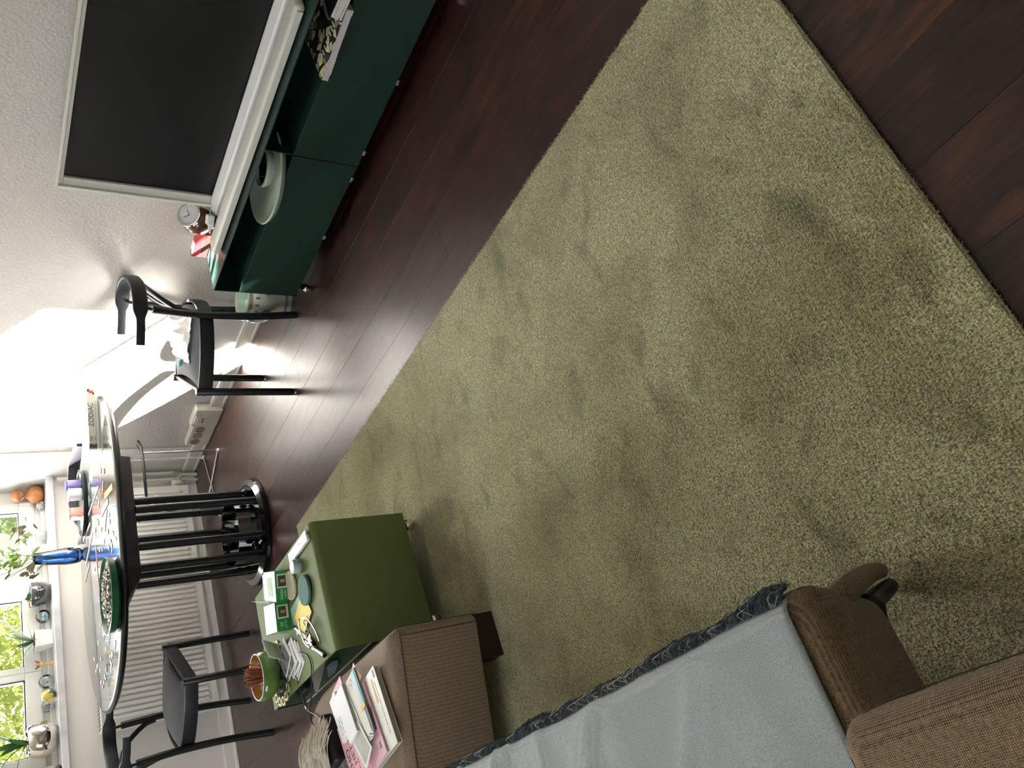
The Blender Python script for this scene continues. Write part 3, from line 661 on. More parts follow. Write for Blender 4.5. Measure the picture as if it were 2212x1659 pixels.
b = nb(); cbox(b, (-.10, .05, .7757), (.0012, 1.15, .0004), rz=-.55); obj('leaf_seam', b, BLACKM, rt)
b = nb(); prism(b, [(-.26, -.18), (.38, -.22), (.40, .28), (-.26, .30)], .630, .742, 0, [(-.46, -.47), (.20, -.56), (.38, .50), (-.46, .52)]); obj('apron', b, BLACKM, rt)
cx_, cy_ = -.02, -.02                                            # pedestal centre, local
Rt = Matrix.Rotation(math.radians(-19.5), 2)
for an in (-28, -62, -118, -148, 28, 62, 118, 148):
    a = math.radians(an); b = nb(); px_, py_ = cx_+.215*math.cos(a), cy_+.215*math.sin(a)
    tube(b, [(px_, py_, .03), (px_, py_, .63)], .0205, 20); obj('post', b, BLACK, rt, 40)
b = nb(); lathe(b, [(0, 0), (.292, 0), (.298, .006), (.298, .022), (.292, .026), (.262, .040), (.255, .041), (0, .041)], 64, (cx_, cy_, 0)); obj('base_disc', b, BLACKG, rt, 40)
b = nb(); lathe(b, [(.292, .0265), (.262, .0405)], 64, (cx_, cy_, 0)); obj('base_ring', b, mat('polished_steel', (.5, .5, .52), .12, 1), rt, True)
b = nb(); lathe(b, [(.178, .041), (.178, .135), (.175, .135), (.175, .041)], 48, (cx_, cy_, 0)); obj('acrylic_collar', b, mat('mirror_collar', (.30, .31, .31), .08, 1), rt, 40)
for an in (-45, -133, 45, 133):
    a = math.radians(an); b = nb(); ball(b, (cx_+.232*math.cos(a), cy_+.232*math.sin(a), .064), .023, 20); obj('foot_ball', b, BLACKG, rt, True)

ZT = .7765
# jigsaw box
jb = thing('jigsaw_box', 'flat cardboard jigsaw puzzle box with ZODIAC on its side, at the table edge', 'box', (2.385, 3.895, ZT), math.radians(-13))
obj('lid', bx((0, .125, .030), (.325, .25, .036), bev=.001, seg=1), mat('box_beige', (.56, .53, .45), .6), jb)
obj('base', bx((0, .125, .006), (.318, .243, .012)), mat('box_white', (.8, .8, .76), .6), jb)
obj('lid_print', bx((0, .125, .0484), (.32, .245, .0008)), print_mat('busy_print', [(.8, .75, .7), (.7, .2, .2), (.85, .82, .78), (.2, .4, .4)], 30), jb)
text('title_print', 'ZODIAC', .034, INK, jb, (.02, -.0003, .034), (1, 0, 0), (0, 0, 1))
text('small_print', 'THE 1950', .009, INK, jb, (.0, -.0003, .0445), (1, 0, 0), (0, 0, 1))
text('count_print', '500', .017, INK, jb, (-.108, -.0003, .036), (1, 0, 0), (0, 0, 1))
text('pieces_print', 'pieces', .009, INK, jb, (-.105, -.0003, .020), (1, 0, 0), (0, 0, 1))
obj('corner_picture', bx((-.148, -.0004, .030), (.026, .001, .034)), print_mat('grey_motif', [(.05, .06, .06), (.35, .36, .34), (.1, .1, .1)], 120), jb)
b = nb(); cbox(b, (.143, -.0004, .030), (.014, .001, .018)); obj('red_mark', b, mat('label_red', (.6, .05, .05), .5), jb)
b = nb(); cbox(b, (.151, -.0003, .042), (.014, .001, .010)); cbox(b, (.135, -.0003, .020), (.014, .001, .008)); obj('dark_mark', b, INK, jb)
# dark oval tray with tubs
tr = thing('dark_round_tray', 'dark round tray holding coloured plastic tubs on the far side of the table', 'tray', (2.27, 4.62, ZT))
b = nb(); lathe(b, [(0, 0), (.185, 0), (.195, .008), (.197, .020), (.192, .020), (.186, .010), (0, .006)], 48, (0, 0, 0), 1, .78); obj('tray_body', b, mat('tray_green_black', (.02, .035, .03), .25), tr, 40)
def tub(label, x_, y_, w_, h_, col, group=None):
    t = thing('plastic_tub', label, 'container', (x_, y_, ZT+.0075), .1)
    b = nb(); vs = box(b, -w_/2, w_/2, -w_/2, w_/2, 0, h_, bev=.006)
    m_ = mat('tub_%s' % label[:6].strip(), col, .3, trans=.25); obj('tub_body', b, m_, t, 50)
    obj('tub_lid', bx((0, 0, h_+.003), (w_+.004, w_+.004, .006), bev=.002), m_, t)
tub('violet translucent plastic tub on the dark tray', 2.375, 4.60, .045, .075, (.30, .25, .62))
tub('white translucent plastic tub between violet and red tubs', 2.315, 4.60, .055, .062, (.80, .85, .90))
tub('red and white plastic tub on the dark tray', 2.20, 4.61, .055, .068, (.85, .45, .40))
b = nb(); lathe(b, [(0, 0), (.03, 0), (.034, .02), (.03, .022), (0, .02)], 24); o = obj('small_white_saucer', b, PAPER, None, 40); o.location = (2.14, 4.83, ZT+.0005); tag(o, 'small white saucer just behind the blue vase', 'saucer')
# green bowl of jigsaw pieces
gb = thing('sorting_bowl', 'shallow dark green bowl heaped with jigsaw pieces on the table near edge', 'bowl', (1.435, 3.885, ZT))
b = nb(); lathe(b, [(0, 0), (.150, 0), (.168, .012), (.174, .040), (.170, .042), (.163, .018), (.145, .006), (0, .006)], 64); obj('bowl_body', b, mat('bottle_green_plastic', (.012, .10, .035), .35), gb, 40)
V = []; F = []; FM = []
for i in range(1100):
    a = random.uniform(0, 2*PI); r = .160*math.sqrt(random.random()); c = Vector((r*math.cos(a), r*math.sin(a), .012+.030*(1-(r/.17)**2)+random.uniform(0, .008)))
    n_ = Vector((random.gauss(0, .5), random.gauss(0, .5), 1)).normalized(); p = n_.orthogonal().normalized(); p = Matrix.Rotation(random.uniform(0, 6.3), 3, n_) @ p; q = n_.cross(p); s = .0075
    i0 = len(V)
    for dz in (0, .0018):
        for su, sv in ((-1, -1), (1, -.8), (1, 1), (-.8, 1)): V.append(c+p*s*su+q*s*.8*sv+n_*dz)
    F += [(i0+4, i0+5, i0+6, i0+7), (i0, i0+1, i0+5, i0+4), (i0+1, i0+2, i0+6, i0+5), (i0+2, i0+3, i0+7, i0+6), (i0+3, i0, i0+4, i0+7)]; k = random.choice((0, 0, 0, 1, 1, 2, 3, 4)); FM += [k]*5
PCM = [mat('piece_teal', (.06, .12, .11), .5), mat('piece_cream', (.72, .66, .48), .5), mat('piece_pale', (.60, .66, .64), .5), mat('piece_pink', (.62, .28, .24), .5), mat('piece_dark', (.03, .035, .035), .5)]
me = bpy.data.meshes.new('jigsaw_pieces'); me.from_pydata(V, [], F)
for m_ in PCM: me.materials.append(m_)
for p, k in zip(me.polygons, FM): p.material_index = k
o = bpy.data.objects.new('jigsaw_pieces', me); C.objects.link(o); o.parent = gb; o['kind'] = 'stuff'
# loose pieces and joined strips on the table
STR = [(2.093, 4.078, 2.127, 4.481), (2.06, 4.447, 2.094, 4.75), (1.982, 4.398, 1.935, 4.72), (1.883, 4.581, 1.871, 4.79), (1.872, 4.326, 1.66, 4.344), (1.893, 3.698, 1.958, 3.93), (1.895, 3.849, 1.927, 4.06), (1.873, 3.901, 1.811, 4.019), (2.049, 3.934, 2.0, 3.985)]
SL = ['long pale mauve strip of joined jigsaw edge pieces nearest the red tub', 'mauve and white jigsaw strip pointing at the vase foot', 'long white jigsaw strip running past the blue vase', 'short orange-brown jigsaw strip beyond the green bowl', 'thin orange jigsaw strip between vase and green bowl', 'broad yellow-green jigsaw strip closest to the table rim', 'grey-violet wedge of joined jigsaw pieces near the rim', 'slim yellow jigsaw strip in the middle of the table', 'short yellow jigsaw strip beside the bright box reflection']
SCo = [(.62, .50, .55), (.66, .58, .62), (.80, .80, .82), (.50, .30, .20), (.66, .36, .22), (.55, .52, .22), (.50, .48, .56), (.62, .58, .32), (.56, .54, .34)]
SW = [.014, .016, .014, .014, .012, .03, .03, .014, .016]
def piece_outline(n):
    return None
for (x0, y0, x1, y1), lb, co, ww in zip(STR, SL, SCo, SW):
    L = math.hypot(x1-x0, y1-y0); an = math.atan2(y1-y0, x1-x0); b = nb(); k = max(2, int(L/.016))
    t = thing('jigsaw_strip', lb, 'puzzle strip', ((x0+x1)/2, (y0+y1)/2, ZT-.0006), an)
    m_ = mat('strip_%03d' % int(100*co[0]+10*co[1]), co, .5, var=(60, tuple(c*.55 for c in co), .4))
    for i in range(k):
        b = nb(); cbox(b, (-L/2+(i+.5)*L/k, .0015*(-1)**i, .001), (L/k-.0008, ww, .0019), bev=.0006, seg=1); cbox(b, (-L/2+(i+.5)*L/k, .0015*(-1)**i+ww*.55, .001), (.005, .005, .0018), rz=.78); obj('jigsaw_piece', b, m_, t)
PCS = [(2.12, 3.974), (2.069, 3.88), (2.062, 4.141), (2.011, 4.128), (1.821, 3.855), (1.787, 3.857), (1.954, 4.298), (1.866, 4.11), (1.768, 3.927), (1.709, 3.812), (1.646, 3.743), (1.777, 4.061), (1.709, 3.963), (1.687, 3.939), (1.693, 3.878), (1.643, 3.872), (1.766, 4.13), (1.803, 4.213), (1.694, 4.112), (1.787, 4.424), (1.955, 4.207), (1.474, 4.39), (1.393, 4.266), (1.343, 4.218), (1.313, 4.275), (1.42, 4.492), (1.239, 4.022), (1.234, 4.133), (1.222, 4.178), (1.182, 4.184), (1.394, 4.674), (1.322, 4.453), (1.33, 4.6), (1.287, 4.518), (1.211, 4.378), (1.224, 4.514), (1.486, 4.29)]
shapes = []
for v in range(4):
    b = nb(); pts_ = []
    for s_ in range(4):
        tab = random.choice((-1, 1)); a = s_*PI/2; base = [(-.5, .5), (-.15, .5), (-.17, .5+.16*tab), (.0, .5+.24*tab), (.17, .5+.16*tab), (.15, .5)]
        for x_, y_ in base: pts_.append(((x_*math.cos(-a)-y_*math.sin(-a))*.019, (x_*math.sin(-a)+y_*math.cos(-a))*.019))
    lo = [b.verts.new((x_, y_, 0)) for x_, y_ in pts_]; hi = [b.verts.new((x_, y_, .002)) for x_, y_ in pts_]; b.faces.new(lo[::-1] if False else lo); b.faces.new(hi)
    for i in range(len(lo)): b.faces.new((lo[i], lo[(i+1) % len(lo)], hi[(i+1) % len(lo)], hi[i]))
    bmesh.ops.recalc_face_normals(b, faces=b.faces); me = bpy.data.meshes.new('jigsaw_piece'); b.to_mesh(me); b.free(); shapes.append(me)
big = {9: 2, 14: 2, 20: 2, 22: 4, 23: 4, 27: 3, 32: 3, 34: 5, 3: 2, 26: 2, 28: 2}
cnames = ['dark teal', 'cream', 'pale grey', 'pink', 'near-black']
sv = {}
for i, (x_, y_) in enumerate(PCS):
    for j in range(big.get(i, 1)):
        k = random.choice((1, 1, 2, 2, 3)) if i not in (34,) else random.choice((0, 0, 3)); me = shapes[random.randrange(4)]
        if (id(me), k) not in sv: mm = me.copy(); mm.materials.append(PCM[k]); sv[(id(me), k)] = mm
        o = bpy.data.objects.new('loose_jigsaw_piece', sv[(id(me), k)]); C.objects.link(o)
        o.location = (x_+(0 if j == 0 else random.uniform(-.028, .028)), y_+(0 if j == 0 else .021*j*(-1)**j), ZT-.0006+.0001*j); o.rotation_euler = (0, 0, random.uniform(0, 6.3))
        tag(o, 'loose %s jigsaw piece scattered on the mirror-grey tabletop' % cnames[k], 'puzzle piece', 'loose %s jigsaw pieces on the table' % cnames[k])

# blue vase
va = thing('blue_glass_vase', 'tall cobalt blue glass vase with cut greenery on the round table', 'vase', (2.047, 4.831, ZT))
b = nb(); lathe(b, [(0, 0), (.030, 0), (.040, .012), (.047, .04), (.048, .08), (.043, .13), (.037, .19), (.035, .24), (.031, .24), (.033, .19), (.039, .13), (.044, .08), (.043, .04), (.034, .016), (0, .012)], 40)
vm = thin_glass('cobalt_glass', (.42, .66, .99), .08); obj('vase_body', b, vm, va, True)
b = nb()
for i in range(9):
    a = i*.7+.2; s_ = .018; tube(b, spline([(s_*math.cos(a+2), s_*math.sin(a+2), .02), (.006*math.cos(a), .006*math.sin(a), .14), (.03*math.cos(a), .03*math.sin(a), .25), (.10*math.cos(a), .06*math.sin(a), .36+.02*(i % 3))], 5), .0016, 6)
obj('stems', b, STEM, va)
LV = mat('vase_leaf', (.16, .24, .06), .55); LV2 = mat('dry_leaf', (.17, .15, .08), .7)
def leafbm(L, W_, bend=.3):
    b = nb(); n_ = 6; l = []; r = []; c = []
    for i in range(n_+1):
        t = i/n_; w_ = W_*math.sin(PI*min(1, t*.97+.03))**.8; z = -bend*L*t*t
        l.append(b.verts.new((L*t, -w_, z+.15*w_))); c.append(b.verts.new((L*t, 0, z))); r.append(b.verts.new((L*t, w_, z+.15*w_)))
    for i in range(n_): b.faces.new((l[i], l[i+1], c[i+1], c[i])); b.faces.new((c[i], c[i+1], r[i+1], r[i]))
    return b
lm = bpy.data.meshes.new('leaf'); b = leafbm(.055, .011); b.to_mesh(lm); b.free(); lm.materials.append(LV)
lm2 = lm.copy(); lm2.materials.clear(); lm2.materials.append(LV2)
clus = [((.175, .0, .30), .07, 22, lm2), ((.11, 0, .29), .06, 14, lm), ((.03, 0, .32), .08, 26, lm), ((-.09, 0, .255), .05, 14, lm2), ((-.02, 0, .37), .1, 22, lm)]
for c, r, n_, me in clus:
    for i in range(n_):
        o = bpy.data.objects.new('leaf', me); C.objects.link(o); o.parent = va
        o.location = (c[0]+random.gauss(0, r*.4), c[1]+random.gauss(0, r*.4), c[2]+random.gauss(0, r*.4)); o.rotation_euler = (random.uniform(-1, 1), random.uniform(-1.2, .6), random.uniform(0, 6.3))
        s = random.uniform(.6, 1.2); o.scale = (s, s, s)

# ================================================================== THINGS ON THE SILL
ZS = .9003
g = thing('double_gourd', 'orange-brown double gourd standing at the right end of the sill', 'gourd', (2.752, 5.33, ZS)); g.location.x = 2.70
b = nb(); lathe(b, [(0, .001), (.025, .002), (.05, .022), (.058, .05), (.05, .075), (.02, .098), (.010, .105), (.020, .115), (.04, .135), (.043, .150), (.034, .168), (.014, .180), (.004, .185), (0, .185)], 36)
obj('gourd_body', b, mat('gourd_skin', (.52, .22, .07), .35, var=(22, (.28, .10, .035), .35)), g, True)
s = obj('speckled_egg', (lambda b: (lathe(b, [(0, 0), (.018, .002), (.028, .015), (.026, .03), (.015, .042), (0, .046)], 24), b)[1])(nb()), mat('speckled_shell', (.72, .68, .62), .4, var=(190, (.08, .05, .04), .06)), None, True)
s.location = (2.625, 5.34, ZS); tag(s, 'speckled egg leaning by the gourd on the sill', 'egg')
def pot_square(label, x_, y_, w_, h_):
    t = thing('square_planter', label, 'planter', (x_, y_, ZS), .05); b = nb()
    a, c = w_*.42, w_*.5
    prism(b, [(-a, -a), (a, -a), (a, a), (-a, a)], 0, h_, .003, [(-c, -c), (c, -c), (c, c), (-c, c)]); obj('pot', b, mat('white_ceramic', (.84, .84, .85), .25), t)
    obj('soil', bx((0, 0, h_+.0005), (w_*.86, w_*.86, .003)), mat('soil', (.05, .035, .025), .9), t); return t
pot_square('small white square planter behind the blue vase', 2.275, 5.27, .08, .085)
t2 = pot_square('white square planter with a spiky dracaena on the sill', 1.74, 5.30, .10, .092)
def ribbon(P, W_):
    b = nb(); n_ = len(P); L_ = []; M_ = []; R__ = []
    for i, p in enumerate(P):
        t = (P[min(i+1, n_-1)]-P[max(i-1, 0)]).normalized(); sd_ = t.cross(Vector((0, 0, 1)))
        if sd_.length < .05: sd_ = Vector((1, 0, 0))
        sd_.normalize(); up_ = sd_.cross(t); w_ = W_*(.35, .85, 1, .85, .6, .08)[round(5*i/(n_-1))]
        L_.append(b.verts.new(p-sd_*w_+up_*w_*.25)); M_.append(b.verts.new(p)); R__.append(b.verts.new(p+sd_*w_+up_*w_*.25))
    for i in range(n_-1): b.faces.new((L_[i], L_[i+1], M_[i+1], M_[i])); b.faces.new((M_[i], M_[i+1], R__[i+1], R__[i]))
    return b
def blades(parent, n_, L, W_, z, m_, seed, up=1.0, name='blade_leaf'):
    random.seed(seed)
    for i in range(n_):
        a = 2*PI*i/n_*2.4+random.uniform(-.2, .2); el = random.uniform(.3, 1.35)*up; l = L*random.uniform(.6, 1.1)
        P = [Vector((math.cos(a)*math.cos(el)*l*t, math.sin(a)*math.cos(el)*l*t*.6, z+math.sin(el)*l*t-.35*l*t*t*(1.2-el*.6))) for t in (0, .25, .5, .75, 1)]
        obj(name, ribbon(P, W_), m_, parent, True)
t3 = thing('x', 'x', 'x'); bpy.data.objects.remove(t3)
blades(t2, 30, .20, .0055, .085, LEAFD, 5)
jar = thing('pale_glass_jar', 'pale glass jar on the sill behind the leaning dry leaves', 'jar', (2.41, 5.32, ZS)); b = nb(); lathe(b, [(0, 0), (.03, 0), (.033, .02), (.03, .05), (.022, .06), (.02, .06), (.027, .048), (.03, .02), (0, .004)], 28); obj('jar_body', b, mat('frosted_glass', (.75, .85, .82), .25, trans=.6), jar, True)
gp = thing('dark_silver_pot', 'dark glossy silver pot with a small succulent on the sill', 'planter', (2.02, 5.29, ZS))
b = nb(); lathe(b, [(0, 0), (.052, 0), (.066, .03), (.074, .07), (.073, .10), (.066, .105), (.062, .10), (0, .095)], 40); obj('pot', b, mat('gunmetal_glaze', (.10, .10, .11), .16, .6, coat=1), gp, True)
lm3 = lm.copy(); lm3.materials.clear(); lm3.materials.append(mat('succulent', (.14, .26, .14), .4))
for i in range(22):
    o = bpy.data.objects.new('succulent_leaf', lm3); C.objects.link(o); o.parent = gp; a = i*2.4; o.location = (.012*math.cos(a)-.01, .012*math.sin(a), .10); o.rotation_euler = (0, -.25-.05*i, a); o.scale = (.75, 1, 1)
b = nb()
for i in range(16): ball(b, (-.035+random.uniform(-.03, .02), random.uniform(-.03, .03), .102+random.uniform(0, .008)), .006, 6)
obj('pebbles', b, mat('orange_bark', (.55, .30, .16), .8), gp)['kind'] = 'stuff'
def paperweight(label, x_, y_, r, col, col2, kind):
    t = thing('glass_paperweight', label, 'paperweight', (x_, y_, ZS)); 
    b = nb(); ball(b, (0, 0, r*.96), r, 32, (1, 1, .98))
    obj('glass_ball', b, thin_glass('ball_glass', (.97, .985, .98), .10) if kind != 'solid' else mat('yellow_swirl_glass', (.72, .55, .12), .12, var=(20, (.02, .08, .09), .10), coat=1), t, True)
    if kind != 'solid':
        b = nb()
        for i in range(26):
            a = i*2.4; el = random.uniform(.1, 1.4); d_ = Vector((math.cos(a)*math.cos(el), math.sin(a)*math.cos(el), math.sin(el)*.9)); c = Vector((0, 0, r*.55))
            tube(b, [c, c+d_*r*.62], [.0014, .0042 if kind == 'cluster' else .0022], 6)
        obj('glass_flower', b, mat('flower_'+label[:5], col, .3, var=(80, col2, .3)), t)
paperweight('clear glass ball with turquoise bubbles beside the square planter', 1.893, 5.331, .041, (.10, .42, .55), (.6, .8, .85), 'cluster')
paperweight('clear glass ball with a deep blue flower inside', 1.512, 5.345, .041, (.04, .06, .55), (.02, .02, .3), 'flower')
paperweight('yellow glass ball with dark green swirls', 1.41, 5.262, .038, (1, 1, 1), (1, 1, 1), 'solid')
paperweight('small clear glass ball with violet streaks beside the chrome pot', 1.378, 5.37, .036, (.28, .18, .5), (.4, .3, .6), 'flower')
an_ = thing('angel_figurine', 'small beige praying angel figurine with brown wings on the sill', 'figurine', (1.607, 5.317, ZS), -.3)
b = nb(); lathe(b, [(0, 0), (.016, 0), (.017, .004), (.012, .02), (.010, .045), (.015, .058), (.012, .068), (.006, .073), (0, .074)], 20); ball(b, (-.012, -.006, .052), .006, 10, (1, 1.4, .8)); ball(b, (.012, -.006, .052), .006, 10, (1, 1.4, .8)); tube(b, [(-.012, -.008, .052), (0, -.018, .056)], .004, 8); tube(b, [(.012, -.008, .052), (0, -.018, .056)], .004, 8)
obj('robe', b, mat('figurine_beige', (.68, .50, .28), .6), an_, True)
b = nb(); ball(b, (0, -.002, .081), .0095, 16); obj('head', b, mat('figurine_skin', (.55, .30, .18), .6), an_, True)
for s_ in (-1, 1):
    b = nb(); pts_ = [(0, .045), (.012, .06), (.026, .088), (.022, .094), (.010, .084), (.004, .072)]; lo = [b.verts.new((s_*x_, .012+.006*x_/.02, z_)) for x_, z_ in pts_]; hi = [b.verts.new((s_*x_, .016+.006*x_/.02, z_)) for x_, z_ in pts_]
    b.faces.new(lo); b.faces.new(hi)
    for i in range(6): b.faces.new((lo[i], lo[(i+1) % 6], hi[(i+1) % 6], hi[i]))
    bmesh.ops.recalc_face_normals(b, faces=b.faces); obj('wing', b, mat('figurine_brown', (.30, .17, .10), .6), an_)
sp = thing('mirror_silver_pot', 'large round mirror-silver pot with broad-leaved plant at the left of the sill', 'planter', (1.19, 5.30, ZS))
b = nb(); lathe(b, [(0, 0), (.045, 0), (.075, .02), (.094, .055), (.096, .09), (.086, .125), (.078, .143), (.072, .146), (.070, .14), (0, .13)], 56); obj('pot', b, mat('mirror_chrome_warm', (.75, .70, .64), .05, 1), sp, True)
BL = mat('broad_leaf', (.05, .14, .03), .4)
random.seed(31)
for i, (a, el, L) in enumerate(((.1, .9, .22), (.5, 1.2, .25), (-.3, 1.35, .28), (2.9, .7, .2), (3.3, 1.1, .25), (2.5, 1.3, .27), (1.5, 1.2, .26), (-1.3, 1.0, .2), (.0, .45, .18), (-2.2, 1.2, .24), (4.0, .6, .16))):
    P = [Vector((math.cos(a)*math.cos(el)*L*t, math.sin(a)*math.cos(el)*L*t*.5, .135+math.sin(el)*L*t-.35*L*t*t)) for t in (0, .2, .4, .6, .8, 1)]
    obj('broad_leaf', ribbon(P, .017), BL, sp, True)
b = nb(); lathe(b, [(0, 0), (.018, 0), (.022, .012), (.016, .026), (0, .028)], 20); o = obj('dark_glass_knob', b, BLACKG, None, True); o.location = (1.0, 5.215, ZS); tag(o, 'tiny dark ornament at the far left end of the sill', 'ornament')
# bleached driftwood branch and grass leaves by the turquoise ball
dw = thing('driftwood_branch', 'bleached driftwood branch leaning on the window above the turquoise ball', 'branch', (0, 0, 0))
b = nb(); tube(b, spline([(1.76, 5.33, .99), (1.80, 5.34, 1.05), (1.86, 5.35, 1.10), (1.90, 5.35, 1.14), (1.93, 5.35, 1.25), (1.97, 5.34, 1.4)], 6), [.006]*5+[.008]*26, 8); obj('branch_stem', b, mat('bleached_wood', (.62, .58, .54), .8), dw, True)

# ================================================================== COFFEE TABLE
ct = thing('coffee_table', 'olive green steel side table on chrome castors covered with small things', 'side table', (.615, 2.39, 0))
W_, L_, Hh = .43, .685, .42; t_ = .005
def rp(bm, pts, y0, y1):   # profile swept along x
    pass
# front sheet and top sheet are one bent panel with a rounded corner
b = nb(); prof = [(0, .075)]+[(0, Hh-.02)]+[(.02-.02*math.cos(a), Hh-.02+.02*math.sin(a)) for a in [i*PI/2/6 for i in range(1, 7)]]+[(L_, Hh)]
vo = [[b.verts.new((x_, y_, z_)) for y_, z_ in prof] for x_ in (0, W_)]
def off(p, i):
    return p
inner = [(t_, .075), (t_, Hh-.02)]+[(.02-(.02-t_)*math.cos(a), Hh-.02+(.02-t_)*math.sin(a)) for a in [i*PI/2/6 for i in range(1, 7)]]+[(L_, Hh-t_)]
vi = [[b.verts.new((x_, y_, z_)) for y_, z_ in inner] for x_ in (0, W_)]
n_ = len(prof)
for i in range(n_-1):
    b.faces.new((vo[0][i], vo[1][i], vo[1][i+1], vo[0][i+1])); b.faces.new((vi[0][i], vi[0][i+1], vi[1][i+1], vi[1][i]))
    for k in (0, 1): b.faces.new((vo[k][i], vo[k][i+1], vi[k][i+1], vi[k][i]))
b.faces.new((vo[0][0], vo[1][0], vi[1][0], vi[0][0])); b.faces.new((vo[0][-1], vo[1][-1], vi[1][-1], vi[0][-1]))
bmesh.ops.recalc_face_normals(b, faces=b.faces); obj('bent_top_and_front', b, OLIVE, ct, 30)
OG = mat('green_steel_inside', (.11, .17, .11), .55)
obj('shelf_edge_glint', bx((.0025, L_/2+.002, .2995), (.003, L_-.012, .005)), UPVC, ct); obj('side_edge_glint', bx((.0025, L_-.003, .36), (.003, .004, .115)), UPVC, ct)  # white strips stand in for sky reflection on the steel edges
obj('back_panel', bx((W_/2, L_-.003, .2475), (W_, .004, .345)), OG, ct)
obj('right_panel', bx((W_-.003, L_/2, .245), (.004, L_-.012, .338)), OLIVE, ct)
obj('shelf', bx((W_/2-.002, L_/2+.002, .299), (W_-.008, L_-.012, .004)), OG, ct)
obj('left_drawer_panel', bx((.003, L_/2+.002, .186), (.005, L_-.014, .222)), mat('navy_green_steel', (.018, .035, .045), .4), ct)
obj('bottom_panel', bx((W_/2, L_/2, .077), (W_-.006, L_-.006, .004)), OG, ct)
def tcaster(x_, y_):
    cb = obj('caster', bx((x_, y_, .068), (.022, .020, .018), bev=.003), BLACK, ct)
    b = nb(); ball(b, (x_, y_, .0395), .0245, 24, (1, .8, 1)); obj('caster_wheel', b, mat('smoky_chrome', (.75, .72, .6), .08, 1), cb, True)
for q in ((.40, .045), (.045, .045), (.39, .64), (.05, .64)): tcaster(*q)
ZC = .4205
def at(name, label, cat, x_, y_, rz=0, z=ZC, group=None): return thing(name, label, cat, (x_, y_, z), math.radians(rz), group)
pb = at('white_power_bank', 'flat white power bank at the far right corner of the olive table', 'power bank', 1.007, 2.507, 1)
obj('shell', bx((0, 0, .0065), (.040, .198, .012), bev=.004, seg=3), mat('gloss_white', (1, 1, 1)), pb); obj('port', bx((.004, -.0985, .0065), (.010, .002, .004), bev=.0008), BLACKG, pb)
text('print', 'power', .008, mat('grey_ink', (1, 1, 1)), pb, (0, -.02, .0128), (0, 1, 0), (-1, 0, 0))
tn = at('round_tin', 'small round pale blue tin with a grey lid between power bank and coasters', 'tin', .955, 2.545, 0)
b = nb(); lathe(b, [(0, 0), (.0225, 0), (.024, .002), (.024, .026), (.0225, .029), (0, .029)], 32); obj('tin_body', b, mat('pale_blue_enamel', (.42, .56, .55), .3), tn, 40)
b = nb(); lathe(b, [(.0165, .0285), (.0215, .030), (.0235, .029)], 32); obj('lid_rim', b, PAPER, tn, 40); b = nb(); lathe(b, [(0, .0292), (.0165, .0292)], 24); obj('lid_print', b, mat('warm_grey_print', (.42, .38, .37), .4), tn)
def coaster(label, x_, y_, r, h, c1, c2, name):
    t = at('round_coaster', label, 'coaster', x_, y_)
    b = nb(); lathe(b, [(0, h*.4), (r, h*.4), (r+.0005, h*.7), (r-.001, h), (0, h)], 48); obj('pad', b, fabric(name, c1, c2, 90, .2), t, 40)
    b = nb(); lathe(b, [(0, 0), (r-.001, 0), (r, .001), (r, h*.4)], 48); obj('backing', b, BLACKM if 'green' in label else mat('cork_back', (.30, .24, .13), .8), t)
coaster('pale beige round felt coaster lying next to the pale blue tin', .930, 2.655, .050, .010, (.50, .45, .30), (.66, .60, .42), 'felt_beige')
coaster('teal green round felt coaster with a black underside', .862, 2.528, .050, .014, (.045, .14, .115), (.13, .27, .22), 'felt_teal')
FG = mat('film_box_green', (.02, .25, .06), .4); LG = mat('film_box_white', (.80, .82, .76), .5)
def filmbox(label, c, rz, w_, l_, h_, first):
    t = thing('film_box', label, 'box', (*c, ZC), math.radians(rz))
    obj('carton', bx((0, 0, h_/2), (w_, l_, h_), bev=.0008, seg=1), FG, t)
    obj('top_face', bx((0, 0, h_+.0003), (w_*.98, l_*.97, .0008)), LG, t)
    ph = obj('photo_print', bx((w_*.16, -l_/2-.0004, h_*.5), (w_*.46, .0008, h_*.78)), mat('photo_border', (.72, .68, .60), .5), t)
    obj('photo_picture', bx((w_*.16, -l_/2-.0009, h_*.54), (w_*.36, .0006, h_*.56)), mat('photo_dark', (.05, .075, .045), .4), ph)
    obj('photo_subject', bx((w_*.16, -l_/2-.0013, h_*.50), (w_*.10, .0005, h_*.34)), mat('photo_tan', (.48, .27, .13), .5), ph)
    text('brand_print', 'instax' if first else '20', h_*.30, LG, t, (-w_*.27, -l_/2-.0003, h_*.62), (1, 0, 0), (0, 0, 1))
    text('small_print', 'mini film', h_*.16, LG, t, (-w_*.27, -l_/2-.0003, h_*.35), (1, 0, 0), (0, 0, 1))
    obj('pale_panel', bx((-w_/2-.0003, -l_*.1, h_*.5), (.0008, l_*.5, h_*.5)), mat('film_pink', (.62, .38, .33), .5), t)
    if first:
        k = obj('top_photo', bx((0, -.005, h_+.0010), (w_*.62, l_*.42, .0006)), mat('photo_green', (.22, .33, .12), .5), t); obj('top_subject', bx((0, -.005, h_+.0015), (w_*.2, l_*.2, .0005)), MATS['photo_tan'], k)
    return t
fb1 = filmbox('green and white instant film box standing nearer the beige coaster', (.963, 2.735), -21, .105, .125, .050, True)
fb2 = filmbox('green and white instant film box beside the stacked instant photos', (.865, 2.79), -14, .100, .125, .050, False)
obj('loose_flap', bx((.0, .075, .045), (.09, .03, .0006), rz=.1), FG, fb1)
pp = at('leaning_photo', 'pale blue photo card leaning between the two green film boxes', 'photo', .928, 2.83, 68)
o = obj('card', bx((0, 0, .035), (.2, .0012, .065)), mat('photo_blue', (.50, .60, .82), .35), pp); o.rotation_euler = (.25, 0, 0)
